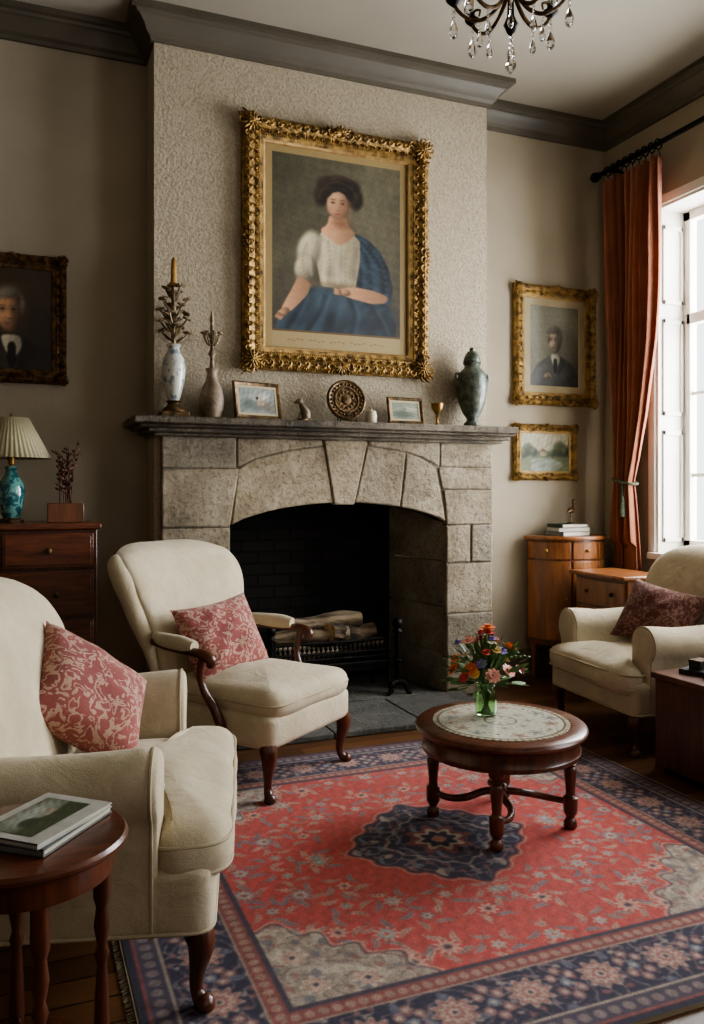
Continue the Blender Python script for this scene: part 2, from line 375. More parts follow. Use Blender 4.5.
for i,(a,b) in enumerate(W):
    m=M(); th=.02
    m.box(XR-.005,X1,b-th,b,WZ0,WZ1).box(XR-.005,X1,a,a+th,WZ0,WZ1).box(XR-.005,X1,a+th,b-th,WZ1-th,WZ1).box(XR-.06,X1,a-.03,b+.03,WZ0-.01,WZ0+.03)
    m.box(XR-.02,XR-.001,b,b+.06,WZ0,WZ1+.06).box(XR-.02,XR-.001,a-.06,a,WZ0,WZ1+.06).box(XR-.02,XR-.001,a,b,WZ1,WZ1+.06)
    for z0,z1 in ((.95,1.7),(1.8,2.45),(2.55,3.08)):
        for yy in (b-th-.012,a+th):
            m.box(XR+.03,XR+.20,yy,yy+.012,z0,z0+.03).box(XR+.03,XR+.20,yy,yy+.012,z1-.03,z1).box(XR+.03,XR+.05,yy,yy+.012,z0,z1).box(XR+.18,XR+.20,yy,yy+.012,z0,z1)
    xa,xb=XR+.21,XR+.27
    m.box(xa,xb,a+th,a+.08,WZ0,WZ1).box(xa,xb,b-.08,b-th,WZ0,WZ1).box(xa,xb,a,b,WZ1-.08,WZ1-th).box(xa,xb,a,b,WZ0+.03,WZ0+.11)
    c=(a+b)/2
    m.box(xa,xb,c-.035,c+.035,WZ0,WZ1).box(xa,xb,a+.05,b-.05,2.42,2.49)
    for q in (a+.43,b-.43): m.box(xa+.02,xb-.02,q-.012,q+.012,WZ0,WZ1)
    for z in (1.4,1.95): m.box(xa+.02,xb-.02,a+.05,b-.05,z-.012,z+.012)
    m.cur=1; m.box(xa+.028,xa+.032,a+.05,b-.05,WZ0+.05,WZ1-.05)
    struct(m.ob('window_%d'%(i+1),[m_white,m_glass],smooth=0,bevel=.004),'tall white painted sash window with deep panelled reveal')
path=[(XL,YF),(XL,YB),(CL,YB),(CL,CY),(CRt,CY),(CRt,YB),(XR,YB),(XR,YF)]
pr=[(0,CH),(0,CH-.155),(.02,CH-.155),(.025,CH-.135),(.045,CH-.12),(.06,CH-.085),(.09,CH-.055),(.105,CH-.05),(.11,CH-.035),(.135,CH-.03),(.135,CH)]
struct(M().sweep(path,pr).ob('trim_1',m_trim,smooth=25),'dark taupe crown moulding')
bp=[(0,0),(.025,0),(.025,.15),(.018,.165),(.01,.19),(0,.19)]
struct(M().sweep([(XL,YF),(XL,YB),(CL,YB)],bp).ob('baseboard_left',m_base),'taupe painted baseboard')
struct(M().sweep([(CRt,YB),(XR,YB),(XR,YF)],bp).ob('baseboard_right',m_base),'taupe painted baseboard')

# ---------------------------------------------------------------- fireplace
fp=thing('stone_fireplace','large grey-beige carved stone fireplace with arched opening and mantel','fireplace',(0,0,0))
ox0,ox1,zs,za=1.105,2.484,1.10,1.225
def arch(x): q=(x-(ox0+ox1)/2)/((ox1-ox0)/2); return zs+(za-zs)*(1-q*q)**.8 if abs(q)<1 else zs
def arcpts(a,b,n=8): return [(a+(b-a)*k/n,arch(a+(b-a)*k/n)) for k in range(n+1)]
SL,SR,SY=.72,2.82,4.59
G=.002
blocks=[]
def rb(x0,x1,z0,z1): blocks.append([(x0+G,z0+G),(x1-G,z0+G),(x1-G,z1-G),(x0+G,z1-G)])
rb(SL,ox0,.0,.27);rb(SL,ox0,.27,.55);rb(SL,.93,.55,.80);rb(.93,ox0,.55,.80);rb(SL,ox0,.80,1.09)
blocks.append([(SL+G,1.09+G),(ox0-G,1.09+G),(ox0+.05,1.42),(SL+G,1.41)])
rb(SL,1.14,1.42,1.60)
rb(ox1,SR,.0,.25);rb(ox1,SR,.25,.52);rb(ox1,SR,.52,.84);rb(ox1,2.66,.84,1.08);rb(2.66,SR,.84,1.08)
blocks.append([(ox1+G,1.08+G),(SR-G,1.08+G),(SR-G,1.30),(ox1-.02,1.30)])
blocks.append([(ox1-.03,1.304),(SR-G,1.304),(SR-G,1.44),(ox1-.06,1.44)])
rb(2.44,SR,1.443,1.60)
blocks.append(arcpts(ox0+.004,1.727)+[(1.670,1.555),(1.45,1.53),(1.25,1.475),(1.15,1.425)])
blocks.append(arcpts(1.863,2.162)+[(2.202,1.53),(1.945,1.565)])
blocks.append(arcpts(2.167,ox1-.004)+[(2.41,1.44),(2.30,1.50),(2.207,1.527)])
key=[(1.73,arch(1.73)-.012),(1.86,arch(1.86)-.012),(1.948,1.60),(1.662,1.60)]
blocks.append([(1.145,1.430),(1.25,1.480),(1.45,1.535),(1.665,1.560),(1.656,1.597),(1.143,1.597)])
blocks.append([(1.955,1.570),(2.20,1.535),(2.31,1.505),(2.436,1.445),(2.438,1.597),(1.953,1.597)])
m=M()
for i,b in enumerate(blocks):
    m.cur=random.choice([0,0,1,2]); pr_=random.uniform(-.005,.005)
    b=dens(b,.06); jit=[]
    for k,(x,z) in enumerate(b):
        ok=SL+.02<x<SR-.02 and .02<z<1.57
        jit.append((x+(.0035*mnoise.noise(Vector((x*14,z*14,i))) if ok else 0),z+(.0035*mnoise.noise(Vector((z*14,x*14,i+9))) if ok else 0)))
    m.prism(jit,-(CY-.001),-(SY+pr_),RX)
m.ob('surround',m_st,parent=fp,bevel=.010,seg=3,smooth=60)
m=M(); m.box(SL+.01,ox0-.004,SY+.007,CY-.0005,0,1.59).box(ox1+.004,SR-.01,SY+.007,CY-.0005,0,1.59)
q=arcpts(ox0-.004,ox1+.004,16)+[(ox1+.004,1.59),(ox0-.004,1.59)]; q=[(x,z+.006 if z<1.5 else z) for x,z in q]
m.prism(q,-(CY-.0005),-(SY+.007),RX)
m.ob('mortar_bed',m_mortar,parent=fp,smooth=0)
M().prism(key,-(CY-.001),-(SY-.008),RX).ob('keystone',m_st[1],parent=fp,bevel=.01)
def quad(m,a,b,z0,z1,th=.03,s=1):
    d=Vector((b[0]-a[0],b[1]-a[1])).normalized(); o=Vector((d.y,-d.x))*th*s
    p=[a,b,(b[0]+o.x,b[1]+o.y),(a[0]+o.x,a[1]+o.y)]
    m.prism(p,z0,z1)
for a,b,s in (((ox0-.001,CY-.01),(1.25,5.2),-1),((ox1+.001,CY-.01),(2.36,5.2),1)):
    m=M()
    for z0,z1 in ((0,.27),(.275,.56),(.565,.85),(.855,1.36)): quad(m,a,b,z0,z1,.05,s)
    m.ob('jamb_lining',m_st[2],parent=fp,smooth=0,bevel=.006)
m=M(); m.box(1.2,2.41,5.19,5.25,0,1.36); m.box(1.05,2.53,CY+.02,5.25,1.34,1.40)
q=arcpts(ox0,ox1,14)+[(ox1,1.35),(ox0,1.35)]; m.prism(q,-(CY+.06),-(CY-.01),RX)
m.ob('firebox',m_brick,parent=fp,smooth=0)
m=M(); m.prism([(ox0,4.6),(ox1,4.6),(2.37,5.2),(1.24,5.2)],.0,.035)
for a,b in ((1.0,1.52),(1.525,2.05),(2.055,2.58)): m.box(a,b,4.03,4.585,.0,.035)
m.ob('hearth',m_hearth,parent=fp,bevel=.008)
m=M()
for o,z0,z1 in ((.045,1.595,1.615),(.08,1.615,1.64),(.165,1.655,1.695),(.13,1.64,1.655)):
    m.box(SL-o,SR+min(o,.09),SY-o,CY-.001,z0,z1); m.box(SL-o,CL-.001,CY-.002,YB-.003,z0,z1)
    m.box(CRt+.001,SR+min(o,.09),CY-.002,YB-.003,z0,z1)
m.ob('mantel_shelf',m_mantel,parent=fp,bevel=.007)
MZ=1.695
g=thing('fire_grate','black cast iron fire basket with ornate front bars on hearth','fire grate',(1.77,4.83,.035))
m=M()
for z in (.20,.235,.27,.335): m.tube([(-.37,-.11,z),(.37,-.11,z)],.009,8)
for k in range(24):
    x=-.345+.03*k; m.tube([(x,-.11,.20),(x,-.11,.335)],.005,6)
    m.ball((x,-.115,.30),.013,8,6)
    if k<23: m.tube([(x+.015+.012*math.cos(a),-.115,.252+.014*math.sin(a)) for a in [2*pi*j/10 for j in range(10)]],.003,5,closed=True)
m.box(-.37,.37,-.12,-.105,.15,.20); m.ob('front_bars',m_iron,parent=g)
m=M()
for k in range(9): x=-.32+.08*k; m.tube([(x,-.11,.2),(x,.16,.2)],.009,6)
m.tube([(-.36,.16,.2),(.36,.16,.2)],.01); m.tube([(-.36,.16,.3),(.36,.16,.3)],.01)
for x in (-.36,.36): m.tube([(x,-.11,.3),(x,.16,.3)],.009)
m.ob('basket',m_iron,parent=g)
for x in (-.37,.37):
    for y in (-.11,.16):
        m=M(); m.ctube([(x,y,.36 if y<0 else .3,.014),(x,y,.2,.014),(x*1.01,y,.1,.012),(x*1.02,y-.02,.03,.014),(x*1.03,y-.03,0.002,.018)])
        m.ob('leg',m_iron,parent=g)
ad=thing('andiron','black iron fire dog with ball finial on stone hearth','andiron',(2.175,4.655,.035),group='pair of andirons')
m=M(); m.lathe([(.014,.06),(.020,.2),(.030,.21),(.017,.22),(.020,.38),(.032,.39),(.018,.41)],12); m.ball((0,0,.440),.034)
m.ob('post',m_iron,parent=ad)
m=M(); m.ctube([(0,0,.08,.018),(-.04,-.01,.07,.016),(-.06,-.02,.02,.013),(-.08,-.02,.006,.016)]); m.ctube([(0,0,.08,.018),(.04,-.01,.07,.016),(.06,-.02,.02,.013),(.08,-.02,.006,.016)])
m.ob('foot',m_iron,parent=ad)
copy_thing(ad,(1.36,4.655,.035))
lg=[(-.16,-.03,.275,.46,.050,5),(.17,.0,.278,.42,.054,-7),(-.02,.09,.285,.56,.050,3),(-.10,.02,.372,.50,.050,-12),(.18,.03,.378,.38,.056,20),(.03,.05,.458,.44,.046,-6)]
for i,(x,y,z,L,r,a) in enumerate(lg):
    m=M(); n_=34; sg=26; v=[];f=[]
    for k in range(n_+1):
        q=k/n_
        for j in range(sg):
            th=2*pi*j/sg; w=1+.12*mnoise.noise(Vector((q*3+i*9,math.cos(th)*1.1,math.sin(th)*1.1)))+.14*mnoise.noise(Vector((q*5,math.cos(th)*6+i,math.sin(th)*6)))
            v.append(((q-.5)*L,.014*math.sin(4*q+i)+r*w*math.cos(th),.010*math.sin(6*q+i*2)+r*w*math.sin(th)))
    for k in range(n_):
        for j in range(sg): j2=(j+1)%sg; f.append((k*sg+j,k*sg+j2,(k+1)*sg+j2,(k+1)*sg+j))
    m.add(v,f); m.cur=1; f=[tuple(range(sg)),tuple(n_*sg+j for j in range(sg))]
    m.f+=f; m.mi+=[1,1]
    o=m.ob('log',[m_log if i%3!=1 else m_log2,m_cut],loc=(1.77+x,4.84+y,z+.015),rot=(0,R(a*.3),R(a)),smooth=35); tag(o,'pale bark-covered log with cut ends on fire grate' if i%3!=1 else 'dark bark-covered log stacked on fire grate','log','logs in the grate')

# ---------------------------------------------------------------- painting tools
def blur(a,n):
    for _ in range(n):
        p=np.pad(a,1,mode='edge'); a=(p[1:-1,1:-1]*2+p[:-2,1:-1]+p[2:,1:-1]+p[1:-1,:-2]+p[1:-1,2:])/6
    return a
class Pic:
    def __init__(s,x0,y0,x1,y1,nx,bg):
        ny=int(nx*(y1-y0)/(x1-x0)); s.nx,s.ny=nx,ny
        s.X,s.Y=np.meshgrid(np.linspace(x0,x1,nx),np.linspace(y1,y0,ny)); s.c=np.zeros((ny,nx,3)); s.c[:]=bg
        s.X0,s.Y0=s.X.copy(),s.Y.copy()
    def mix(s,m,col): m=np.clip(m,0,1)[...,None]; s.c=s.c*(1-m)+np.asarray(col,float)*m
    def ell(s,cx,cy,rx,ry,col,soft=.25,rot=0,op=1):
        a=R(rot); dx,dy=s.X-cx,s.Y-cy; u=(dx*math.cos(a)+dy*math.sin(a))/rx; v=(-dx*math.sin(a)+dy*math.cos(a))/ry
        s.mix(op*np.clip((1-np.sqrt(u*u+v*v))/soft+.5,0,1),col)
    def sph(s,cx,cy,rx,ry,col,rot=0,soft=.2,lx=-.55,ly=-.4,amb=.5,op=1):
        a=R(rot); dx,dy=s.X-cx,s.Y-cy; u=(dx*math.cos(a)+dy*math.sin(a))/rx; v=(-dx*math.sin(a)+dy*math.cos(a))/ry
        q=np.clip(u*u+v*v,0,1); nz=np.sqrt(1-q); sh=amb+(1-amb)*np.clip(.62*nz+lx*u+ly*v+.18,0,1.25)
        s.mix(op*np.clip((1-np.sqrt(u*u+v*v))/soft+.5,0,1),np.array(col)*sh[...,None])
    def inside(s,P):
        ins=np.zeros(s.X.shape,bool); n=len(P)
        for i in range(n):
            x1,y1=P[i];x2,y2=P[(i+1)%n]
            if y1==y2: continue
            c=((y1>s.Y)!=(y2>s.Y))&(s.X<(x2-x1)*(s.Y-y1)/(y2-y1)+x1); ins^=c
        return ins
    def poly(s,P,col,b=2,op=1,fold=None,grad=0):
        P=roundpoly(P,4,3) if len(P)>4 and b>0 else P
        sh=np.ones(s.X.shape)
        if fold:
            fr,ang,amp,sd=fold; a=R(ang); rs=np.random.RandomState(sd)
            for k in range(5):
                aa=a+rs.uniform(-.45,.45); ff=fr*rs.uniform(.4,1.9)
                w=np.sin(ff*(s.X*math.cos(aa)+s.Y*math.sin(aa))+1.8*np.sin(s.Y*.09+s.X*.06+k)+rs.rand()*6)
                sh=sh+amp*.55*np.sign(w)*abs(w)**.7*(.6+.4*np.sin(s.Y*.13+k*2+s.X*.05))
        if grad:
            xs=[p[0] for p in P]; sh=sh*(1+grad*(.5-(s.X-min(xs))/(max(xs)-min(xs)+1e-6)))
        s.mix(op*blur(s.inside(P).astype(float),b),np.array(col)*np.clip(sh,.2,1.6)[...,None])
    def line(s,pts,w,col,op=.7,soft=1.0):
        m=np.zeros(s.X.shape)
        q=cr(pts,6)
        for x,y in q: m=np.maximum(m,np.clip(1.2-np.hypot(s.X-x,s.Y-y)/w*soft,0,1))
        s.mix(m*op,col)
    def noise(s,amp,fs,seed=0):
        rs=np.random.RandomState(seed); q=np.zeros(s.X.shape)
        for f in fs:
            for k in range(4):
                a=rs.rand()*6.28; q+=np.sin(f*(s.X*math.cos(a)+s.Y*math.sin(a))+rs.rand()*6.28)
        s.c=np.clip(s.c*(1+amp*q[...,None]/(4*len(fs))),0,255)
    def soften(s,n):
        for k in range(3): s.c[...,k]=blur(s.c[...,k],n)
    def grain(s,a,seed=1): s.c=np.clip(s.c*(1+a*np.random.RandomState(seed).randn(s.ny,s.nx,1)),0,255)
    def scale(s,k,cx,cy): s.X=cx+(s.X0-cx)/k; s.Y=cy+(s.Y0-cy)/k
    def unscale(s): s.X,s.Y=s.X0,s.Y0
def setcol(me,c):
    s=np.clip(c.reshape(-1,3)/255.,0,1); l=np.where(s<=.04045,s/12.92,((s+.055)/1.055)**2.4)
    at=me.color_attributes.new('Col','FLOAT_COLOR','POINT')
    at.data.foreach_set('color',np.concatenate([l,np.ones((len(l),1))],1).astype(np.float32).ravel())
def colgrid(name,w,h,c,mat,parent=None,loc=(0,0,0),flat=False,rot=(0,0,0)):
    ny,nx,_=c.shape
    xs,zs_=np.meshgrid(np.linspace(-w/2,w/2,nx),np.linspace(-h/2,h/2,ny))
    if flat: v=np.stack([xs,zs_,np.zeros_like(xs)],-1).reshape(-1,3)
    else: v=np.stack([xs,np.zeros_like(xs),zs_],-1).reshape(-1,3)
    i=np.arange(nx*ny).reshape(ny,nx)
    f=np.stack([i[:-1,:-1],i[:-1,1:],i[1:,1:],i[1:,:-1]],-1).reshape(-1,4)
    me=D.meshes.new(name); me.from_pydata(v.tolist(),[],f.tolist()); me.update(); setcol(me,c)
    me.materials.append(mat)
    o=D.objects.new(name,me); COL.objects.link(o); o.parent=parent; o.location=loc; o.rotation_euler=rot; return o
def ornaments(m,w,h,b,big,seed,pr=.05):
    rs=random.Random(seed)
    def leafl(x,z,ang,L,wd,y=-.045,th=.010):
        T=TR(x,y,z)@Matrix.Rotation(ang,4,'Y'); m.ball((L*.5,0,0),(L*.55,th,wd),8,6,T)
    def scroll(x,z,ang,r,y,wd=.006,sg=1):
        T=TR(x,y,z)@Matrix.Rotation(ang,4,'Y')
        pts=[(r*(1.6-.16*k)*math.cos(sg*k*.62)-r*.3,0,r*(1.6-.16*k)*math.sin(sg*k*.62),wd*(1.25-.07*k)) for k in range(9)]
        m.tube([p[:3] for p in pts],[p[3] for p in pts],6,T)
    st=.052
    sides=[]
    nx=int(w/st); nz=int(h/st)
    for k in range(nx+1):
        x=-w/2+w*k/nx; 
        for sg in (1,-1): sides.append((x,sg*(h/2-b*.32),sg*pi/2,abs(x)/(w/2)))
    for k in range(nz+1):
        z=-h/2+h*k/nz
        for sg in (1,-1): sides.append((sg*(w/2-b*.32),z,0 if sg>0 else pi,abs(z)/(h/2)))
    for i,(x,z,a,cc) in enumerate(sides):
        s=1+(big*.6 if (cc>.86 or cc<.1) else 0)
        scroll(x,z,-a+(0 if i%2 else pi/2),b*.10*s,-pr*.92,b*.045,1 if i%2 else -1)
        for d_ in (-.55,.0,.55): leafl(x,z,-a+d_,b*.28*s*rs.uniform(.85,1.05),b*.05,-pr*.72)
        ix=x-math.cos(a)*b*.26; iz=z-math.sin(a)*b*.26
        leafl(ix,iz,-a+pi+.5,b*.17,b*.04,-pr*.7); leafl(ix,iz,-a+pi-.5,b*.17,b*.04,-pr*.7)
    for sx in (1,-1):
        for sz in (1,-1):
            cx,cz=sx*(w/2-b*.42),sz*(h/2-b*.42)
            for k in range(13):
                a=2*pi*k/13; leafl(cx,cz,a,b*.46*rs.uniform(.85,1.1),b*.07,-pr*1.05,.012)
            for k in range(8):
                a=2*pi*k/8+.2; leafl(cx,cz,a,b*.24,b*.055,-pr*1.25,.010)
            m.ball((cx,-pr*1.3,cz),b*.09,8,6)
            scroll(cx-sx*b*.55,cz+sz*b*.18,0,b*.13,-pr*1.0,b*.05,sx*sz);scroll(cx+sx*b*.18,cz-sz*b*.55,0,b*.13,-pr*1.0,b*.05,-sx*sz)
    for sz in (1,-1):
        for k in range(9):
            a=sz*R(-10+25*k); leafl(0,sz*(h/2-b*.34),-a,b*.44*rs.uniform(.9,1.1),b*.06,-pr*1.0,.012)
        for sx in (1,-1): scroll(sx*b*.5,sz*(h/2-b*.25),0,b*.14,-pr*1.0,b*.05,sx*sz)
def picture(name,label,loc,w,h,b,pic,mats=(None,None),big=1,orn=True,mat_w=.0,liner=.02,prot=.05):
    e=thing(name,label,'picture',loc)
    m=M(); m.frame(w,h,[(0,.0),(0,prot*.5),(b*.10,prot*.70),(b*.28,prot*.92),(b*.45,prot*.75),(b*.60,prot*.5),(b*.75,prot*.58),(b*.85,prot*.5),(b,prot*.4),(b,0)])
    if orn: ornaments(m,w,h,b,big,int(w*1000),prot)
    n=int(2*(w+h)/.016)
    iw,ih=w-1.6*b,h-1.6*b
    for k in range(n):
        q=k/n*2*(iw+ih)
        if q<iw: p=(-iw/2+q,-ih/2)
        elif q<iw+ih: p=(iw/2,-ih/2+q-iw)
        elif q<2*iw+ih: p=(iw/2-(q-iw-ih),ih/2)
        else: p=(-iw/2,ih/2-(q-2*iw-ih))
        m.ball((p[0],-prot*.54,p[1]),.006,6,4)
    m.ob('frame',mats[0] or m_gold,parent=e,smooth=35)
    w2,h2=w-2*b,h-2*b
    m=M(); m.frame(w2,h2,[(0,.002),(0,prot*.42),(liner*.5,prot*.36),(liner,prot*.25),(liner,.002)]); m.ob('liner',mats[1] or m_liner,parent=e)
    w3,h3=w2-2*liner,h2-2*liner
    if mat_w:
        m=M(); m.frame(w3,h3,[(0,.004),(0,.010),(mat_w,.010),(mat_w+.004,.006),(mat_w+.004,.004)]); m.ob('mat_board',m_mat,parent=e)
        w3-=2*mat_w;h3-=2*mat_w
    colgrid('painting',w3,h3,pic.c,m_paint,e,(0,-.0055,0)); return e

# main portrait
P=Pic(262,139,408,352,340,(92,86,66))
P.ell(290,170,60,60,(72,68,52),1.8); P.ell(392,250,60,80,(80,73,56),1.8); P.ell(340,330,90,40,(62,56,44),1.8); P.ell(374,196,34,46,(110,104,82),2,op=.7); P.ell(352,160,40,30,(100,95,74),2,op=.6);P.ell(300,210,22,40,(88,84,66),2,op=.6)
P.noise(.22,(.10,.22,.5),3); P.noise(.10,(.9,1.6),13)
# skirt
P.poly([(272,332),(276,316),(286,302),(302,288),(320,280),(352,280),(374,286),(390,300),(397,318),(396,334),(274,334)],(48,60,70),5,fold=(.22,14,.30,3),grad=.5)
P.ell(320,300,26,8,(78,92,100),1.8,-10,op=.5);P.ell(298,322,22,10,(26,32,40),1.8,op=.5);P.ell(374,320,22,14,(26,32,40),1.8,op=.6);P.ell(350,308,22,7,(70,84,94),1.8,14,op=.4)
for q in ([(300,296),(294,312),(284,330)],[(322,294),(316,312),(304,332)],[(346,294),(352,312),(348,332)],[(364,294),(376,312),(384,330)]): P.line(q,3.2,(24,31,40),.5); P.line([(x+5,y) for x,y in q],2.6,(82,98,108),.28)
# shawl
P.poly([(352,222),(364,226),(378,238),(388,256),(393,278),(390,298),(376,304),(360,296),(350,280),(354,254)],(38,50,60),4,fold=(.32,-30,.30,5),grad=.3)
for q in ([(356,230),(370,250),(374,292)],[(364,230),(382,254),(387,290)],[(357,244),(362,264),(362,292)]): P.line(q,2.8,(68,84,96),.4); P.line([(x-4,y+2) for x,y in q],2.4,(16,22,30),.5)
# blouse : torso + sleeves as separate soft volumes
P.poly([(318,224),(334,220),(348,222),(358,230),(358,252),(353,284),(318,284),(314,262),(312,240)],(184,170,140),3,fold=(.28,-6,.10,7),grad=.3)
P.sph(306,246,12,21,(206,194,164),14,soft=.35,amb=.55);P.sph(301,266,10,15,(200,187,156),10,soft=.35,amb=.5)
P.sph(328,248,12,22,(204,192,162),4,soft=.9,amb=.65,op=.7);P.sph(347,250,9,22,(180,166,136),-6,soft=.9,amb=.6,op=.6)
P.ell(303,281,10,4,(120,102,76),1.2,15,op=.6);P.ell(336,282,18,4,(104,90,66),1.3,op=.7)
for q in ([(314,236),(315,258),(318,282)],[(325,234),(327,258),(325,280)],[(346,232),(343,256),(343,282)],[(303,240),(299,258),(303,278)]): P.line(q,2.2,(134,118,90),.38)
for q in ([(320,238),(321,258),(321,276)],[(336,240),(334,260),(335,278)],[(308,240),(306,256),(308,272)]): P.line(q,2.4,(224,213,186),.32)
# arms
P.poly([(295,274),(308,282),(304,294),(294,306),(285,315),(277,313),(282,302),(288,290)],(184,138,104),3,grad=.4)
P.sph(280,315,7,4.2,(196,148,112),-35,soft=.4)
for k in range(4): P.sph(274+1.6*k,318+.8*k,3.6,1.1,(190,142,106),-50,soft=.4)
P.poly([(352,281),(372,283),(388,288),(386,296),(370,298),(350,294),(338,291),(338,284)],(176,130,97),3,grad=.4)
P.sph(341,288,7,4,(196,148,112),5,soft=.4)
for k in range(4): P.sph(334.5,285.6+1.6*k,4.2,1.1,(188,140,106),10,soft=.4)
# neckline
P.poly([(326,206),(343,206),(346,216),(354,223),(346,232),(336,238),(324,230),(316,223),(324,217)],(188,140,106),3,grad=.5)
P.ell(339,214,8,4.5,(118,80,59),1.4,op=.7);P.ell(330,226,5,4,(204,158,122),1.6,op=.5)
# head (slightly turned), loose wavy dark hair
P.scale(1.22,335,210)
for (x,y,a,b_) in ((335,185,16,12),(321,190,6,9),(350,190,6,9),(326,179,8,6),(345,179,8,6),(336,176,10,5)): P.sph(x,y,a,b_,(56,43,33),soft=.6,amb=.4)
P.sph(335,196.5,9.6,13,(208,162,126),soft=.22,lx=-.45,ly=-.1,amb=.42)
P.ell(341.5,199,4,10,(146,102,76),1.6,op=.5);P.ell(330.5,202.5,3.5,2.5,(206,136,110),1.6,op=.4);P.ell(334.5,208.5,5.5,2,(154,108,82),1.4,op=.4);P.ell(333,188.5,6,3,(220,176,140),1.6,op=.5)
P.sph(326.5,186,3.4,6,(48,36,28),30,.7,amb=.5);P.sph(344,186,3.2,6,(42,32,25),-30,.7,amb=.5);P.sph(331,183.6,6.5,2.4,(48,36,28),-14,.7,amb=.5);P.sph(340,183.6,6,2.4,(44,33,26),16,.7,amb=.5)
for q in ([(321,186),(327,179),(336,176)],[(338,177),(346,180),(351,188)],[(319,192),(322,185),(327,182)],[(330,174),(337,172),(345,175)]): P.line(q,1.1,(96,74,56),.4)
for ex in (330.8,339): P.ell(ex,195,2.3,1.4,(144,102,78),1.2,op=.6);P.ell(ex,195.2,1.5,.65,(52,38,30),.9);P.ell(ex,192.4,2.5,.55,(78,56,42),1,op=.65)
P.ell(336,199,1.0,3.2,(164,116,90),1.3,op=.55);P.ell(334.9,201.8,1.7,.6,(132,90,70),1,op=.6);P.ell(334.8,204.9,2.3,.75,(150,80,70),1);P.ell(334.8,206.1,1.8,.6,(172,106,90),1)
P.unscale(); P.soften(2); P.noise(.05,(.8,1.5),21)
P.poly([(262,334),(408,334),(408,352),(262,352)],(162,142,100),1)
P.poly([(262,332.5),(408,332.5),(408,334.5),(262,334.5)],(96,76,46),0)
for k in range(24):
    if k%5!=4: P.ell(286+4.2*k,343+.8*math.sin(k*2),1.7,.7,(118,96,62),.8,rot=20*math.sin(k*3),op=.7)
for a in ((262,139,269,352),(401,139,408,352),(262,139,408,146)):
    P.poly([(a[0],a[1]),(a[2],a[1]),(a[2],a[3]),(a[0],a[3])],(156,134,90),1)
P.grain(.035)
picture('portrait_painting','portrait of seated woman in cream blouse, ornate gilt frame',(1.775,CY-.004,2.725),1.19,1.46,.125,P,big=.9,liner=.015,prot=.06)
def man(bg,coat,skin,hair,nx=160,k=1,tx=0,turn=0):
    P=Pic(0,0,100,130,nx,bg); P.noise(.2,(.06,.15),5)
    P.ell(45,50,55,65,tuple(min(255,c*1.2) for c in bg),1.8,op=.6);P.ell(95,110,40,50,tuple(c*.6 for c in bg),1.6,op=.6)
    P.scale(k,50+tx,56)
    P.poly([(-4,150),(4,112),(18,92),(38,80),(50,77),(64,79),(84,90),(100,112),(106,150)],coat,5,fold=(.12,30,.2,3),grad=.6)
    P.poly([(43,76),(59,76),(61,86),(53,98),(45,88)],(186,178,158),3,grad=.4);P.poly([(49,82),(55,82),(56,102),(51,106),(48,98)],tuple(c*.5 for c in coat),3)
    P.poly([(39,78),(46,86),(50,110),(40,100),(30,88)],tuple(c*1.35 for c in coat),3);P.poly([(62,78),(60,88),(54,110),(66,100),(74,88)],tuple(c*.7 for c in coat),3)
    P.sph(50+turn*.5,49,13.5,15,hair,soft=.5,amb=.55);P.sph(51,57,11.5,17,skin,soft=.22,lx=-.7,ly=-.15,amb=.3);P.sph(48,41,11,4.5,hair,-12,.8,amb=.6)
    P.sph(39.5,52,2.5,7,hair,0,.8);P.sph(61,52,2.5,8,hair,0,.8)
    P.ell(58.5,60,4.5,13,tuple(c*.42 for c in skin),1.6,op=.55)
    fx=-turn
    P.ell(50+fx,66,4,1.2,tuple(c*.75 for c in hair),1.1,op=.7);P.ell(50+fx,68,3,.8,(140,92,80),1,op=.6);P.ell(50+fx,72,6,2,tuple(c*.7 for c in skin),1.5,op=.4)
    for ex in (45.5,54.5): P.ell(ex+fx,54,3.4,2.4,tuple(c*.55 for c in skin),1.4,op=.6);P.ell(ex+fx,54.2,1.5,.7,(36,28,24),1);P.ell(ex+fx,51,3.2,.8,tuple(c*.7 for c in hair),1.1,op=.7)
    P.ell(50+fx,58.5,1.5,5,tuple(min(255,c*1.12) for c in skin),1.4,op=.6);P.ell(51+fx,62.3,2.4,.8,tuple(c*.5 for c in skin),1.2,op=.6);P.ell(47+fx,47.5,6,2.5,tuple(min(255,c*1.12) for c in skin),1.6,op=.5)
    P.ell(46+fx,62,2.6,3,tuple(min(255,c*1.08) for c in skin),1.6,op=.5)
    P.unscale()
    if k<1.3:
        P.sph(36,112,8,4.5,tuple(c*.85 for c in skin),-20)
        for j in range(4): P.sph(40+1.2*j,109+2.0*j,4.2,1.2,tuple(c*.8 for c in skin),20)
    P.soften(3); P.noise(.10,(.5,.9),8); P.grain(.04,4)
    return P
picture('portrait_painting','portrait of a suited man in gilt frame with mat',(3.53,YB-.004,2.32),.69,.845,.08,man((120,118,103),(70,70,68),(176,156,130),(112,106,96),k=1.08,tx=4,turn=2),big=.6,mat_w=.045,liner=.012,prot=.045)
picture('portrait_painting','dark portrait of grey-haired man in brown gold frame',(-.04,YB-.004,2.245),.57,.71,.065,man((62,50,34),(44,38,31),(200,150,112),(142,130,114),k=1.5,tx=6,turn=1),mats=(m_golddk,m_golddk),big=.3,liner=.012,prot=.045)
P=Pic(0,0,100,70,130,(160,156,134)); P.ell(50,10,60,20,(182,174,148),1.4); P.poly([(0,36),(20,30),(45,34),(70,31),(100,35),(100,50),(0,50)],(90,96,72),3)
P.poly([(0,44),(100,42),(100,70),(0,70)],(104,108,74),3);P.poly([(20,48),(60,45),(90,56),(70,70),(20,70)],(134,142,128),4,fold=(.5,85,.08,2))
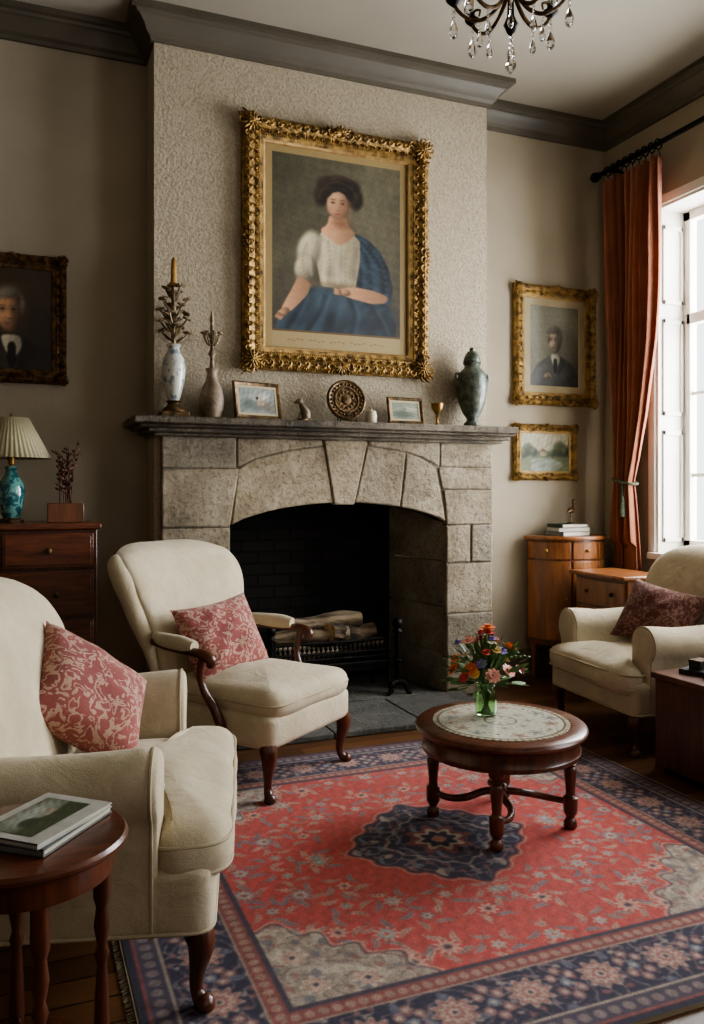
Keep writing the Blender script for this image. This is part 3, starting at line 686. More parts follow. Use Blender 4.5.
for x,y,s in ((14,30,10),(26,34,7),(80,28,12),(92,32,9),(66,36,6),(6,36,8)):
    P.sph(x,y,s,s*1.1,(72,84,52),soft=.8,amb=.4); P.ell(x-2,y-3,s*.6,s*.5,(100,108,70),1.2,op=.5)
P.poly([(40,33),(52,33),(52,42),(40,42)],(160,144,114),1);P.poly([(38,34),(46,27),(54,34)],(112,80,58),1);P.noise(.2,(.3,.7),3);P.soften(1);P.grain(.05)
picture('landscape_painting','small river landscape with trees in gilt frame',(3.45,YB-.004,1.566),.53,.395,.055,P,big=.2,liner=.01,prot=.035)

# ---------------------------------------------------------------- rug
def make_rug():
    w,h=2.33,2.22; nx,ny=720,686
    X,Y=np.meshgrid(np.linspace(-w/2,w/2,nx),np.linspace(-h/2,h/2,ny)); ax,ay=abs(X),abs(Y)
    dx,dy=w/2-ax,h/2-ay; d=np.minimum(dx,dy)
    c=np.zeros((ny,nx,3)); RED=(178,80,73);NAVY=(56,52,68);CR=(184,168,148);PK=(174,124,112);BL=(118,132,140);BG=(156,142,128)
    def mix(m,col,op=1):
        nonlocal c; m=np.clip(m.astype(float),0,1)[...,None]*op; c=c*(1-m)+np.array(col,float)*m
    rs=np.random.RandomState(4)
    def sn(u,v,f,seed,k=9):
        r=np.random.RandomState(seed); q=0
        for i in range(k):
            a=r.rand()*6.283; ff=f*(.6+.8*r.rand()); q=q+np.sin(ff*(u*math.cos(a)+v*math.sin(a))+r.rand()*6.283)
        return q/math.sqrt(k)
    mix(d>-1,RED)
    n1=sn(ax,ay,50,1);n2=sn(ax,ay,90,2);n3=sn(ax,ay,130,3);n4=sn(ax,ay,75,9);n5=sn(ax,ay,22,12)
    mix((abs(n1)<.07)&(n5>-.5),(152,104,96),.65); mix((n4>1.6)&(n5>-.3),(170,136,120),.5)
    def flower(cx,cy,r,cols,pet=8,rot=0,op=.85):
        u=(ax-cx)*math.cos(rot)+(ay-cy)*math.sin(rot); v=(-(ax-cx)*math.sin(rot)+(ay-cy)*math.cos(rot))
        q=np.hypot(u,v); t=np.arctan2(v,u); e=r*(.78+.22*np.cos(pet*t))
        for k,col in enumerate(cols): mix(q<e*(1-k/len(cols)),col,op)
    def leaf(cx,cy,L,wd,a,col,op=.8):
        u=(ax-cx)*math.cos(a)+(ay-cy)*math.sin(a); v=-(ax-cx)*math.sin(a)+(ay-cy)*math.cos(a)
        q=u/L; v=v+.012*q*q
        mix((abs(q)<1)&(abs(v)<wd*(1-q*q)*(1+.3*np.cos(q*14))),col,op)
        mix((abs(q)<.8)&(abs(v)<.0025),(110,80,78),.6)
    fx,fy=w/2-.36,h/2-.36
    rr_=random.Random(8); pts=[]; tries=0
    while len(pts)<30 and tries<8000:
        tries+=1; p=(rr_.uniform(.0,fx-.03),rr_.uniform(.0,fy-.03))
        if math.hypot(*p)<.40: continue
        if math.hypot(fx-p[0],fy-p[1])<.34: continue
        if all(math.hypot(p[0]-q[0],p[1]-q[1])>.128 for q in pts): pts.append(p)
    for i,(px,py) in enumerate(pts):
        cols=[[CR,BL,CR,RED],[(190,170,150),PK,NAVY],[BL,CR,(128,80,78)],[(180,148,130),(154,130,120),BL,CR]][i%4]
        for k in range(5): a=i+k*1.3; leaf(px+.056*math.cos(a),py+.056*math.sin(a),.036,.010,a+.7,[(140,144,138),CR,BL,(172,150,134)][(i+k)%4])
        flower(px,py,.026+.008*(i%3),cols,6+i%3*2,i)
    # angular stepped spandrels
    rc=np.hypot((fx-ax),(fy-ay)); th=np.arctan2(fy-ay,fx-ax); rl=(fx-ax)+(fy-ay)
    e=.35+.022*np.cos(18*th)+.04*np.cos(4*th)
    sp=(rc<e)&(ax<fx)&(ay<fy)
    mix(sp,BG); mix(sp&(abs(n2)<.26),(126,111,104),.8); mix(sp&(n3>.9),(144,94,90),.65); mix(sp&(n1>.9),(184,172,154),.8); mix(sp&(n4>1.0),(106,106,116),.7); mix(sp&(abs(n4)<.14),(190,176,158),.6)
    for px,py in ((.72,.68),(.58,.70),(.74,.54)): flower(px,py,.045,[(196,180,160),PK,(192,176,156),NAVY],8)
    mix((abs(rc-e)<.005)&(ax<fx)&(ay<fy),(88,78,88),.7); mix((abs(rc-e-.012)<.005)&(ax<fx)&(ay<fy),CR,.65)
    # medallion: angular lobed diamond
    q=np.hypot(X,Y); t=np.arctan2(Y,X)
    dia=.37/(abs(np.cos(t))**1.25+abs(np.sin(t))**1.25)**.8; e=dia*(1+.035*np.sign(np.cos(16*t))*abs(np.cos(16*t))**.6)*.93
    mix(q<e+.018,CR,.65); mix(q<e+.010,(146,78,74)); mix(q<e,NAVY)
    med=q<e-.010
    mix(med&(abs(n2)<.22),(132,118,116),.8); mix(med&(n3>1.0),(144,94,90),.75); mix(med&(n4>1.0),(112,116,128),.8); mix(med&(n1>1.0),(166,150,134),.8)
    mix((abs(q-e*.62)<.006),(158,142,128),.8)
    e2=.11*(1+.18*np.cos(8*t)); mix(q<e2,(126,76,76)); mix(q<e2*.75,CR,.9); mix(q<e2*.55,NAVY); mix(q<e2*.25,PK)
    B=d<.36
    mix(B,NAVY)
    s=np.where(dx<dy,ay,ax); dd=d; u=s
    bn1=sn(u,dd,95,21);bn2=sn(u,dd,140,22);bn3=sn(u,dd,75,23)
    main=(dd>.10)&(dd<.29)
    mix(main&(abs(bn1)<.20),(132,117,118),.75); mix(main&(bn2>1.0),(142,96,94),.7); mix(main&(bn3>1.1),(104,106,122),.8); mix(main&(bn2<-1.1),(162,150,136),.7)
    per=.22
    ph=((s+per*.5)%per)-per*.5; rr=np.hypot(ph,(dd-.195)); tt=np.arctan2(dd-.195,ph); er=.066*(.85+.15*np.cos(10*tt))
    for k,col in ((1.08,(66,57,70)),(1,(168,150,136)),(.86,(150,100,95)),(.66,(180,163,146)),(.46,(142,90,88)),(.26,(186,170,152)),(.12,NAVY)): mix(main&(rr<er*k),col,.85)
    ph2=((s)%per)-per*.5
    for oy,ox_ in ((-.055,0),(0,0),(.055,0),(-.03,.028),(.03,.028),(-.03,-.028),(.03,-.028)):
        rr=np.hypot((ph2-ox_)*1.1,(dd-.195-oy)); mix(main&(rr<.018),(116,122,134) if oy==0 else (150,110,104),.8); mix(main&(rr<.009),(174,158,140),.8)
    def band(a,b,base,mot,pr):
        g=(dd>=a)&(dd<b); mix(g,base); z=((s%pr)/pr-.5); mid=(a+b)/2; mix(g&(np.hypot(z*pr,(dd-mid))<(b-a)*.30),mot,.65)
    band(.0,.022,(52,47,60),(52,47,60),.1); band(.022,.030,(136,76,71),(136,76,71),.1)
    band(.03,.085,(76,68,80),(148,128,118),.045); band(.085,.095,(156,140,124),(156,140,124),.1)
    band(.29,.298,(156,140,124),(156,140,124),.1); band(.298,.345,(134,80,75),(166,147,130),.036); band(.345,.36,(72,64,76),(72,64,76),.1)
    for k in range(3): c[...,k]=blur(c[...,k],2)
    wv=sn(X,Y,5,33)*.05+sn(X,Y,170,34)*.04+rs.randn(ny,nx)*.06
    c=np.clip(c*(1+wv[...,None]),0,255)
    return c,w,h
c,w,h=make_rug()
RCX,RCY=1.435,2.71; RZ=.014
rug=thing('area_rug','faded red and navy oriental wool rug with central medallion','rug',(RCX,RCY,0))
colgrid('pile',w,h,c,m_rug,rug,(0,0,RZ),flat=True)
M().box(-w/2,w/2,-h/2,h/2,.0008,RZ-.001).ob('backing',m_fringe,parent=rug,smooth=0)
for sx in (-1,1):
    m=M(); m.box(min(sx*w/2,sx*(w/2+.006)),max(sx*w/2,sx*(w/2+.006)),-h/2,h/2,.002,.012)
    for k in range(300):
        y=-h/2+h*k/299
        m.tube([(sx*(w/2-.002),y,.008),(sx*(w/2+.012),y+random.uniform(-.003,.003),.006),(sx*(w/2+.026),y+random.uniform(-.006,.006),.003)],.002,4)
    m.ob('fringe',m_fringe,parent=rug)
FZ=RZ+.0005

# ---------------------------------------------------------------- chairs
def cabriole(x,y,z,parent,ox,oy,mat=m_mahog,name='leg',s=1):
    m=M(); L=[(0,z,.034),(.012,z*.85,.038),(.022,z*.7,.034),(.010,z*.4,.021),(.006,z*.2,.017),(.02,z*.08,.02),(.034,.012,.026),(.036,0.0,.022)]
    m.ctube([(x+ox*a,y+oy*a,b,r*s) for a,b,r in L],12,6); return m.ob(name,mat,parent=parent)
A=thing('armchair','cream linen open armchair with carved mahogany arms beside hearth','armchair',(1.00,3.72,FZ),38)
m=M(); fo=roundpoly([(-.335,-.34),(.335,-.34),(.29,.34),(-.29,.34)],.06,5)
m.puff(dens(fo,.05),.14,r=.03,pf=0,T=TR(0,0,.28)); m.ob('seat_frame',m_cream,parent=A,lump=.003)
m=M(); co=dens(roundpoly([(-.33,-.36),(.33,-.36),(.285,.28),(-.285,.28)],.10,7),.03)
m.puff(co,.13,r=.058,pf=.04,T=TR(0,0,.390),pb=0)
m.ob('seat_cushion',m_cream,parent=A,lump=.008,lf=5,relax=5)
m=M(); m.tube([(x*.985,y*.985,.392) for x,y in co],.006,6,closed=True); m.ob('piping',m_pipe,parent=A)
def backfn(x,y,z):
    zz=max(0,z-.36); yy=y+.32+zz*.27+ .8*max(0,z-.78)**2 - .45*x*x
    return (x,yy,z)
m=M(); nu_,nv_=48,40; v=[];f=[]
def bw_(t): return .275+.035*t+.075*max(0,min(1,(t-.25)/.5))**1.3
ring=[]
for j in range(nv_+1):
    t=j/nv_
    # top edge closes in a soft dome and rolls back
    if t<.86: z=.36+.62*t/.86; k_=1; roll=0
    else: a_=(t-.86)/.14*pi/2; z=.98+.055*math.sin(a_); k_=math.cos(a_); roll=.03*(1-k_)
    tt=min(1,t/.86); hw_=bw_(tt)*(1-.10*(1-k_)); th_=(.058+.012*math.sin(tt*pi)+.012*max(0,tt-.75)*4)*max(k_,.03)
    row=[]
    for k in range(nu_):
        a=2*pi*k/nu_; ca,sa=math.cos(a),math.sin(a)
        x=hw_*abs(ca)**.42*(1 if ca>=0 else -1); y=th_*abs(sa)**.62*(1 if sa>=0 else -1)
        nx_=min(1,abs(x)/hw_)
        if sa<0: y-=.030*(1-nx_**2)*math.sin(min(1,tt*1.02)*pi)**.7*k_
        zz_=z-.045*nx_**4*max(0,(tt-.6)/.4)
        row.append(backfn(x,y+roll+.035*max(0,tt-.8)*5*.4,zz_))
    ring.append(row)
for row in ring: v+=row
for j in range(nv_):
    for k in range(nu_): k2=(k+1)%nu_; f.append((j*nu_+k,j*nu_+k2,(j+1)*nu_+k2,(j+1)*nu_+k))
f.append(tuple(range(nu_))); f.append(tuple(nv_*nu_+k for k in range(nu_)))
m.add(v,f)
for s in (-1,1):   # soft rolled side edges
    cp=cr([(s*.285,.02,.44,.02),(s*.315,.015,.58,.034),(s*.362,.02,.74,.044),(s*.385,.03,.86,.050),(s*.375,.05,.935,.048),(s*.34,.06,.97,.03)],7)
    m.tube([backfn(p[0],p[1],p[2]) for p in cp],[p[3] for p in cp],16)
m.ob('backrest',m_cream,parent=A,lump=.006,lf=5,relax=2,smooth=70)
AY=.10
for s in (-1,1):
    m=M(); m.ctube([(s*.315,.30,.632,.022),(s*.345,.17+AY*.6,.627,.030),(s*.362,.0+AY,.622,.034),(s*.368,-.07+AY,.617,.026)],14)
    m.ob('arm_pad',m_cream,parent=A,lump=.002)
    m=M(); m.ctube([(s*.31,.33,.606,.016),(s*.35,.14+AY*.6,.600,.018),(s*.370,-.05+AY,.596,.019),(s*.378,-.13+AY,.590,.024),(s*.376,-.165+AY,.570,.024),(s*.368,-.155+AY,.545,.017)],12)
    m.ctube([(s*.370,-.12+AY,.588,.018),(s*.370,-.105+AY,.54,.016),(s*.364,-.10+AY,.48,.015),(s*.355,-.12+AY,.42,.017),(s*.345,-.16+AY,.36,.021),(s*.338,-.19+AY,.29,.022),(s*.335,-.19+AY,.25,.017)],12)
    m.ob('arm_support',m_mahog,parent=A)
    cabriole(s*.285,-.29,.26,A,s*.7,-.9)
    m=M(); m.ctube([(s*.25,.27,.27,.026),(s*.25,.29,.15,.022),(s*.255,.35,0,.018)],10); m.ob('leg',m_mahog,parent=A)
def club(label,loc,rz,W_,Dp,zseat,zarm,zback,backw,setb=.15,bkf=.17):
    e=thing('armchair',label,'armchair',loc,rz)
    hw=W_/2; yf=-Dp/2; yb=Dp/2; aw=.17
    m=M(); fo=dens(roundpoly([(-hw+.03,yf+.05),(hw-.03,yf+.05),(hw-.05,yb-.03),(-hw+.05,yb-.03)],.06,5),.06)
    m.puff(fo,.17,r=.03,pf=0,T=TR(0,0,.275)); m.ob('seat_frame',m_cream,parent=e,lump=.005)
    m=M(); m.tube([(x,y,.205) for x,y in fo],.005,6,closed=True); m.ob('piping',m_pipe,parent=e)
    ix=hw-aw+.005
    ty=yf+setb-.005; by=yb-bkf-.06
    tc=[(-hw+.05,yf-.0),(hw-.05,yf-.0),(hw-.035,ty),(ix,ty+.005),(ix,by),(-ix,by),(-ix,ty+.005),(-hw+.035,ty)]
    tc=dens(roundpoly(tc,[.10,.10,.07,.02,.08,.08,.02,.07],6),.03)
    m=M(); th=.15; zc_=zseat-th/2-.025; m.puff(tc,th,r=.062,pf=.045,T=TR(0,0,zc_),pb=0,q=9)
    m.ob('seat_cushion',m_cream,parent=e,lump=.012,lf=5,relax=5)
    m=M()
    for dz in (-.034,.036): m.tube([(x*.982,y*.982,zc_+dz) for x,y in tc],.005,6,closed=True)
    m.ob('piping',m_pipe,parent=e)
    for s in (-1,1):
        r=.092; cx,cz=.10,zarm-r
        pts=[(.015,.19),(.014,.19+(cz-.25)*.5),(.012,cz-.06)]
        for k in range(17): a=R(200-k*(200+50)/16); pts.append((cx+r*math.cos(a),cz+r*math.sin(a)))
        pts+=[(.155,cz-.11),(.153,(cz+.08)/2),(.15,.19)]
        poly=[(s*(ix-.02+x),z) for x,z in pts]
        if s<0: poly=poly[::-1]
        y0,y1=yf+setb,yb-.10
        cc=(s*(ix-.02+.09),(zarm+.19)/2)
        m=M(); n=len(poly); secs=[(y0-.026,.80),(y0-.022,.90),(y0-.010,.965),(y0+.012,.995),(y0+.04,1.0)]+[(y0+.04+(y1-y0-.04)*k/9,1.0) for k in range(1,10)]
        v=[];f=[]
        for yy,sc in secs:
            for x,z in poly:
                dz=-.014*math.sin((yy-y0)/(y1-y0)*pi) if z>.45 else 0
                v.append((cc[0]+(x-cc[0])*sc,yy,(cc[1]+(z-cc[1])*(1-(1-sc)*.5) if z>.2 else z)+dz))
        for i in range(len(secs)-1):
            for j in range(n): j2=(j+1)%n; f.append((i*n+j,i*n+j2,(i+1)*n+j2,(i+1)*n+j))
        f.append(tuple(range(n))); f.append(tuple((len(secs)-1)*n+j for j in range(n)))
        m.add(v,f); m.ob('arm',m_cream,parent=e,smooth=65,lump=.007,lf=5,relax=1)
        m=M(); m.tube([(cc[0]+(x-cc[0])*.965,y0-.010,cc[1]+(z-cc[1])*.985) for x,z in poly],.005,6,closed=True); m.ob('piping',m_pipe,parent=e)
        cabriole(s*(hw-.09),yf+.10,.22,e,s*.7,-.8,s=1.0)
        m=M(); m.ctube([(s*(hw-.12),yb-.10,.22,.026),(s*(hw-.12),yb-.08,.1,.022),(s*(hw-.115),yb-.03,0,.018)],10); m.ob('leg',m_mahog,parent=e)
    def fn(x,y,z):
        zz=max(0,z-.3); return (x,y+yb-bkf+zz*.20+.6*max(0,z-.8)**2-.22*x*x,z)
    bw=backw/2
    bo=dens(roundpoly([(-bw+.05,.22),(bw-.05,.22),(bw-.01,.66),(bw,zback-.16),(bw*.66,zback),(-bw*.66,zback),(-bw,zback-.16),(-bw+.01,.66)],[.08,.08,.12,.18,.24,.24,.18,.12],8),.035)
    m=M(); m.puff(bo,.21,r=.085,pf=.04,T=RX,fn=fn,pb=.0,q=9); m.ob('backrest',m_cream,parent=e,lump=.009,lf=4,relax=7,smooth=70)
    return e
B=club('large cream linen roll-arm armchair beside small round table',(.19,2.59,FZ),75.5,1.08,.88,.47,.645,1.02,1.0,setb=.21,bkf=.25)
Cc=club('cream linen roll-arm armchair beside low wooden chest',(3.15,3.55,.0),-94,.84,.84,.46,.63,1.0,.74)
def pil(label,loc,rot,mat,w=.42,h=.42,t=.16):
    m=M(); m.pillow(w,h,t); o=m.ob('throw_pillow',mat,loc=loc,weld=True,smooth=70); 
    o.rotation_euler=rot; tag(o,label,'pillow'); return o
def place(par,loc,rx,rz,rl=0):
    a=par.rotation_euler.z; Mx=Matrix.Rotation(a,4,'Z')
    p=Mx@Vector(loc)+par.location
    E=(Mx@Matrix.Rotation(R(rz),4,'Z')@Matrix.Rotation(R(rx),4,'X')@Matrix.Rotation(R(rl),4,'Z')).to_euler()
    return p,E
p,E=place(A,(-.06,.13,.60),64,-14,6); pil('square red and cream damask pillow leaning on armchair back',p,E,m_damask,.44,.37,.19)
p,E=place(B,(.13,.02,.635),54,-30,-46); pil('square red and cream damask pillow propped in armchair corner',p,E,m_damask,.42,.39,.20)
p,E=place(Cc,(.04,.04,.62),60,26,-10); pil('dark red patterned pillow on armchair seat',p,E,m_damask2,.45,.36,.18)

# ---------------------------------------------------------------- coffee table
T_=thing('coffee_table','round mahogany coffee table with patterned marble inlay on rug','table',(1.73,2.76,FZ),10)
m=M(); m.lathe([(.28,.356),(.318,.358),(.326,.364),(.330,.373),(.326,.382),(.318,.388),(.266,.390),(.264,.386)],64); m.ob('table_top',m_mahogx,parent=T_)
nr,na=60,260; r_=np.linspace(.001,.262,nr); th=np.linspace(0,2*pi,na,endpoint=False); TH,RR=np.meshgrid(th,r_)
XX,YY=RR*np.cos(TH),RR*np.sin(TH)
cc=np.zeros((nr,na,3)); cc[:]=(192,186,170)
def cm(mk,col,op=1):
    global cc
    mk=mk.astype(float)[...,None]*op; cc=cc*(1-mk)+np.array(col,float)*mk
for k in range(16):
    a=2*pi*k/16; rr=.19+.012*(k%2); d_=np.hypot(XX-rr*math.cos(a),YY-rr*math.sin(a)); tt=np.arctan2(YY-rr*math.sin(a),XX-rr*math.cos(a)); e=.030*(.75+.25*np.cos(5*tt+k))
    cm(d_<e*1.15,(118,112,96)); cm(d_<e,[(152,160,160),(202,196,182),(166,142,126)][k%3]); cm(d_<e*.45,(120,104,88))
for k in range(8):
    a=2*pi*k/8+.2; rr=.105; d_=np.hypot(XX-rr*math.cos(a),YY-rr*math.sin(a)); tt=np.arctan2(YY-rr*math.sin(a),XX-rr*math.cos(a)); e=.032*(.7+.3*np.cos(6*tt)); cm(d_<e*1.1,(122,118,104)); cm(d_<e,(172,178,172)); cm(d_<e*.5,(148,122,102))
vine=np.sin(RR*90+3*np.sin(TH*16)); cm((abs(vine)<.12)&(RR>.07),(124,120,104),.7)
cm((abs(np.sin(TH*24+RR*120))<.10)&(RR>.07)&(RR<.24),(136,142,132),.6)
cm(abs(RR-.242)<.004,(106,97,79)); cm((RR>.246),(182,175,156)); cm((RR>.246)&(np.cos(TH*60)>.3),(132,121,101)); cm(abs(RR-.06)<.003,(112,105,87)); cm((RR<.055)&(np.cos(TH*8)>.2)&(RR>.012),(150,148,134))
v=np.stack([XX,YY,np.full_like(XX,.3925)],-1).reshape(-1,3); i_=np.arange(nr*na).reshape(nr,na); j_=np.roll(i_,-1,1)
f=np.stack([i_[:-1],i_[1:],j_[1:],j_[:-1]],-1).reshape(-1,4)
me=D.meshes.new('marble_inlay'); vv=v.tolist()+[[.262*math.cos(a),.262*math.sin(a),.384] for a in th]; 
ff=f.tolist()+[[(nr-1)*na+k,nr*na+k,nr*na+(k+1)%na,(nr-1)*na+(k+1)%na] for k in range(na)]+[list(range(na))]
me.from_pydata(vv,[],ff); me.update(); setcol(me,np.concatenate([cc.reshape(-1,3),np.tile([[110,90,60]],(na,1))],0)); me.materials.append(attrmat('mosaic_marble',.22))
o=D.objects.new('marble_inlay',me); COL.objects.link(o); o.parent=T_
m=M(); m.lathe([(.29,.285),(.302,.285),(.304,.30),(.300,.305),(.300,.345),(.306,.352),(.29,.357)],64); m.ob('apron',m_mahog,parent=T_)
for k in range(4):
    a=R(45+90*k); x,y=.262*math.cos(a),.262*math.sin(a)
    m=M(); m.lathe([(.020,0),(.026,.010),(.024,.028),(.015,.04),(.020,.052),(.026,.06),(.027,.085),(.027,.118),(.020,.123),(.017,.13),(.019,.16),(.023,.20),(.025,.225),(.018,.235),(.024,.243),(.018,.251),(.027,.26),(.030,.266),(.030,.31)],16,cx=x,cy=y); m.ob('leg',m_mahog,parent=T_)
m=M()
for k in range(4):
    a=R(45+90*k); c_,s_=math.cos(a),math.sin(a)
    def pt(r,o,z,q): return (r*c_-o*s_,r*s_+o*c_,z,q)
    m.ctube([pt(.262,0,.10,.012),pt(.20,.04,.092,.013),pt(.13,.045,.10,.014),pt(.06,.012,.118,.014),pt(0,0,.12,.014)],10)
m.ball((0,0,.13),(.03,.03,.025)); m.ob('stretcher',m_mahog,parent=T_)
TZ=FZ+.3925
V=thing('flower_vase','small green glass vase holding mixed flowers on coffee table','vase',(1.72,2.85,TZ+.001))
M().lathe([(.034,0),(.040,.004),(.043,.03),(.042,.07),(.036,.10),(.040,.125),(.044,.132),(.041,.130),(.033,.10),(.038,.07),(.039,.03),(.035,.008),(.001,.006)],32).ob('vase_body',m_vase,parent=V)
m=M()
for k in range(10):
    a=k*2.4; m.ctube([(.02*math.cos(a+2),.02*math.sin(a+2),.01,.0025),(.01*math.cos(a),.01*math.sin(a),.06,.0025),(.022*math.cos(a),.022*math.sin(a),.13,.0025)],5)
m.ob('submerged_stems',m_leaf,parent=V)
def bloom(colr,colc,npet,r,layers=2):
    mm=pm('petal_%d_%d'%(int(r*1000),npet),colr,tuple(x*.75 for x in colr[:3])+(1,),scale=40,rough=.6)
    mc=pm('stamen_%d_%d'%(int(r*1000),npet),colc,scale=40,rough=.8)
    m=M()
    for L in range(layers):
        for k in range(npet):
            a=360/npet*(k+L*.5); T=RO(a,'Z')@RO(-18-28*L,'Y'); m.ball((r*.55*(1-.25*L),0,.004*L),(r*.5*(1-.2*L),r*.30,r*.07),8,6,T)
    m.cur=1; m.ball((0,0,r*.18),(r*.25,r*.25,r*.2),8,6)
    return m,[mm,mc]
specs=[(rgb(236,132,74),rgb(150,70,30),9,.032,3),(rgb(208,88,86),rgb(220,170,70),8,.026,2),(rgb(134,112,182),rgb(90,66,130),7,.024,2),(rgb(232,202,118),rgb(150,90,36),10,.022,2),(rgb(232,170,150),rgb(220,140,90),9,.032,3),(rgb(222,218,202),rgb(220,190,80),8,.021,1)]
protos=[]
for sp in specs:
    m,mt=bloom(*sp); protos.append(m.ob('bloom',mt))
cx,cy,cz=1.72,2.85,TZ+.13
rnd=random.Random(11)
for k in range(34):
    el=R(rnd.uniform(8,88)); az=k*2.399; rr=rnd.uniform(.10,.170)
    px,py,pz=cx+rr*1.05*math.cos(el)*math.cos(az),cy+rr*1.05*math.cos(el)*math.sin(az),cz+rr*1.15*math.sin(el)+.015
    f=thing('flower','small garden flower in green glass vase','flower',(px,py,pz),group='mixed flowers in the vase')
    b=protos[k%6].copy(); COL.objects.link(b); b.parent=f; b.name='bloom'
    d=Vector((px-cx,py-cy,(pz-cz)+.04)).normalized(); b.rotation_euler=d.to_track_quat('Z','Y').to_euler()
    m=M(); a=Vector((cx-px+.02*math.cos(az),cy-py+.02*math.sin(az),cz-pz)); m.ctube([(0,0,0,.002),(a.x*.4,a.y*.4,a.z*.35-.0,.002),(a.x,a.y,a.z,.002)],5); m.ob('stem',m_leaf,parent=f)
    f['label']=['orange flower in green glass vase','red flower in green glass vase','purple flower in green glass vase','yellow flower in green glass vase','pink flower in green glass vase','small white flower in green glass vase'][k%6]
for p_ in protos: D.objects.remove(p_)
m=M()
for k in range(170):
    el=R(rnd.uniform(-14,82)); az=rnd.uniform(0,6.28); rr=rnd.uniform(.05,.18)
    p=Vector((rr*math.cos(el)*math.cos(az),rr*math.cos(el)*math.sin(az),rr*math.sin(el)+.01)); 
    T=TR(*p)@p.to_track_quat('X','Z').to_matrix().to_4x4()@Matrix.Rotation(rnd.uniform(-1,1),4,'X'); L=rnd.uniform(.018,.038)
    m.ball((0,0,0),(L,L*.34,.0015),8,4,T)
for az in (0.2,-.3,.8,2.9,3.4):
    m.ctube([(0,0,0,.0015),(.08*math.cos(az),.08*math.sin(az),.09,.0015),(.17*math.cos(az),.17*math.sin(az),.10,.001)],4)
    for q in range(5): m.ball((.10*math.cos(az)+.018*q*math.cos(az),.10*math.sin(az)+.018*q*math.sin(az),.098+.004*(q%2)),(.009,.009,.004),6,4)
o=m.ob('foliage',m_leaf,loc=(cx,cy,cz)); tag(o,'green leafy sprigs among flowers in vase','foliage'); o['kind']='stuff'

# ---------------------------------------------------------------- side table with books
S=thing('side_table','small round mahogany side table with turned legs beside cream armchair','table',(.015,1.80,0),0)
m=M(); m.lathe([(.17,.579),(.190,.580),(.197,.587),(.197,.593),(.191,.600),(.02,.601)],56); m.ob('table_top',m_mahogx,parent=S)
M().lathe([(.162,.525),(.168,.525),(.170,.533),(.168,.579),(.162,.579)],48).ob('apron',m_mahog,parent=S)
for k in range(4):
    a=R(8+90*k); x,y=.148*math.cos(a),.148*math.sin(a)
    m=M(); m.lathe([(.010,0),(.015,.02),(.010,.05),(.009,.07),(.016,.09),(.012,.11),(.017,.16),(.014,.24),(.010,.30),(.016,.32),(.010,.34),(.017,.38),(.012,.42),(.018,.44),(.018,.56)],14,cx=x,cy=y); m.ob('leg',m_mahog,parent=S)
m=M(); m.lathe([(.11,.14),(.118,.145),(.118,.155),(.02,.157)],32)
for k in range(4): a=R(8+90*k); m.tube([(.1*math.cos(a),.1*math.sin(a),.148),(.148*math.cos(a),.148*math.sin(a),.148)],.009)
m.ob('shelf',m_mahog,parent=S)
def book(label,loc,rz,w,h,t,mc,cover=None,grp=None):
    e=thing('book',label,'book',loc,rz,grp)
    m=M(); m.box(-w/2,w/2,-h/2,h/2,0,.0025).box(-w/2,w/2,-h/2,h/2,t-.0025,t).box(-w/2,-w/2+.004,-h/2,h/2,0,t); m.ob('cover',mc,parent=e,smooth=0)
    M().box(-w/2+.004,w/2-.003,-h/2+.003,h/2-.003,.0025,t-.0025).ob('pages',m_paper,parent=e,smooth=0)
    if cover is not None: colgrid('cover_picture',w*.78,h*.66,cover.c,m_paint,e,(0,h*.04,t+.0006),flat=True)
    return e
m_bk=pm('pale_book_cloth',rgb(184,182,174),rgb(168,166,158),scale=30,rough=.5)
m_bk2=pm('grey_book_cloth',rgb(120,122,120),rgb(96,98,98),scale=30,rough=.6)
m_bk3=pm('green_book_cloth',rgb(66,74,62),rgb(48,56,46),scale=30,rough=.6)
P=Pic(0,0,100,66,80,(96,104,84)); P.ell(50,20,40,16,(150,156,146),.8); P.poly([(0,40),(100,36),(100,66),(0,66)],(60,70,44),2);P.ell(30,34,14,10,(44,52,36),.5);P.poly([(55,26),(74,26),(74,40),(55,40)],(150,140,120),1);P.noise(.3,(.3,.7),2)
book('pale grey hardcover book lying on side table',(.045,1.82,.602),52,.235,.175,.014,m_bk2,grp='books on the side table')
book('white glossy picture book with landscape cover on side table',(.045,1.818,.617),48,.23,.17,.010,m_bk,P,grp='books on the side table')

# ---------------------------------------------------------------- casegoods
def knob(parent,x,y,z,r=.016,mat=m_bronze):
    m=M(); m.lathe([(r*.5,0),(r*.45,.008),(r,.014),(r,.02),(r*.5,.026)],12,T=TR(x,y,z)@RO(90,'X')); m.ob('knob',mat,parent=parent)
ch=thing('chest_of_drawers','reddish mahogany chest of drawers with small knobs against wall','chest of drawers',(-.09,4.66,0))
hw=.46;yf=-.24;yb=.24
m=M(); m.box(-hw,hw,yf+.01,yb,.08,1.10); m.ob('body',m_mahog,parent=ch,bevel=.004)
M().box(-hw-.02,hw+.02,yf-.02,yb+.01,1.10,1.13).ob('top_board',m_chest,parent=ch,bevel=.008,seg=3)
for r_,(z0,z1) in enumerate(((.91,1.08),(.66,.89),(.39,.64),(.12,.37))):
    cols=((-hw+.02,-.01),(.01,hw-.02)) if r_==0 else ((-hw+.02,hw-.02),)
    for a,b in cols:
        dr=M().box(a,b,yf-.010,yf+.012,z0,z1).box(a+.012,b-.012,yf-.014,yf-.009,z0+.012,z1-.012).ob('drawer',m_chest,parent=ch,bevel=.004)
        for kx in (([(a+b)/2] if r_==0 else [a+.18,b-.18])): knob(dr,kx,yf-.013,(z0+z1)/2)
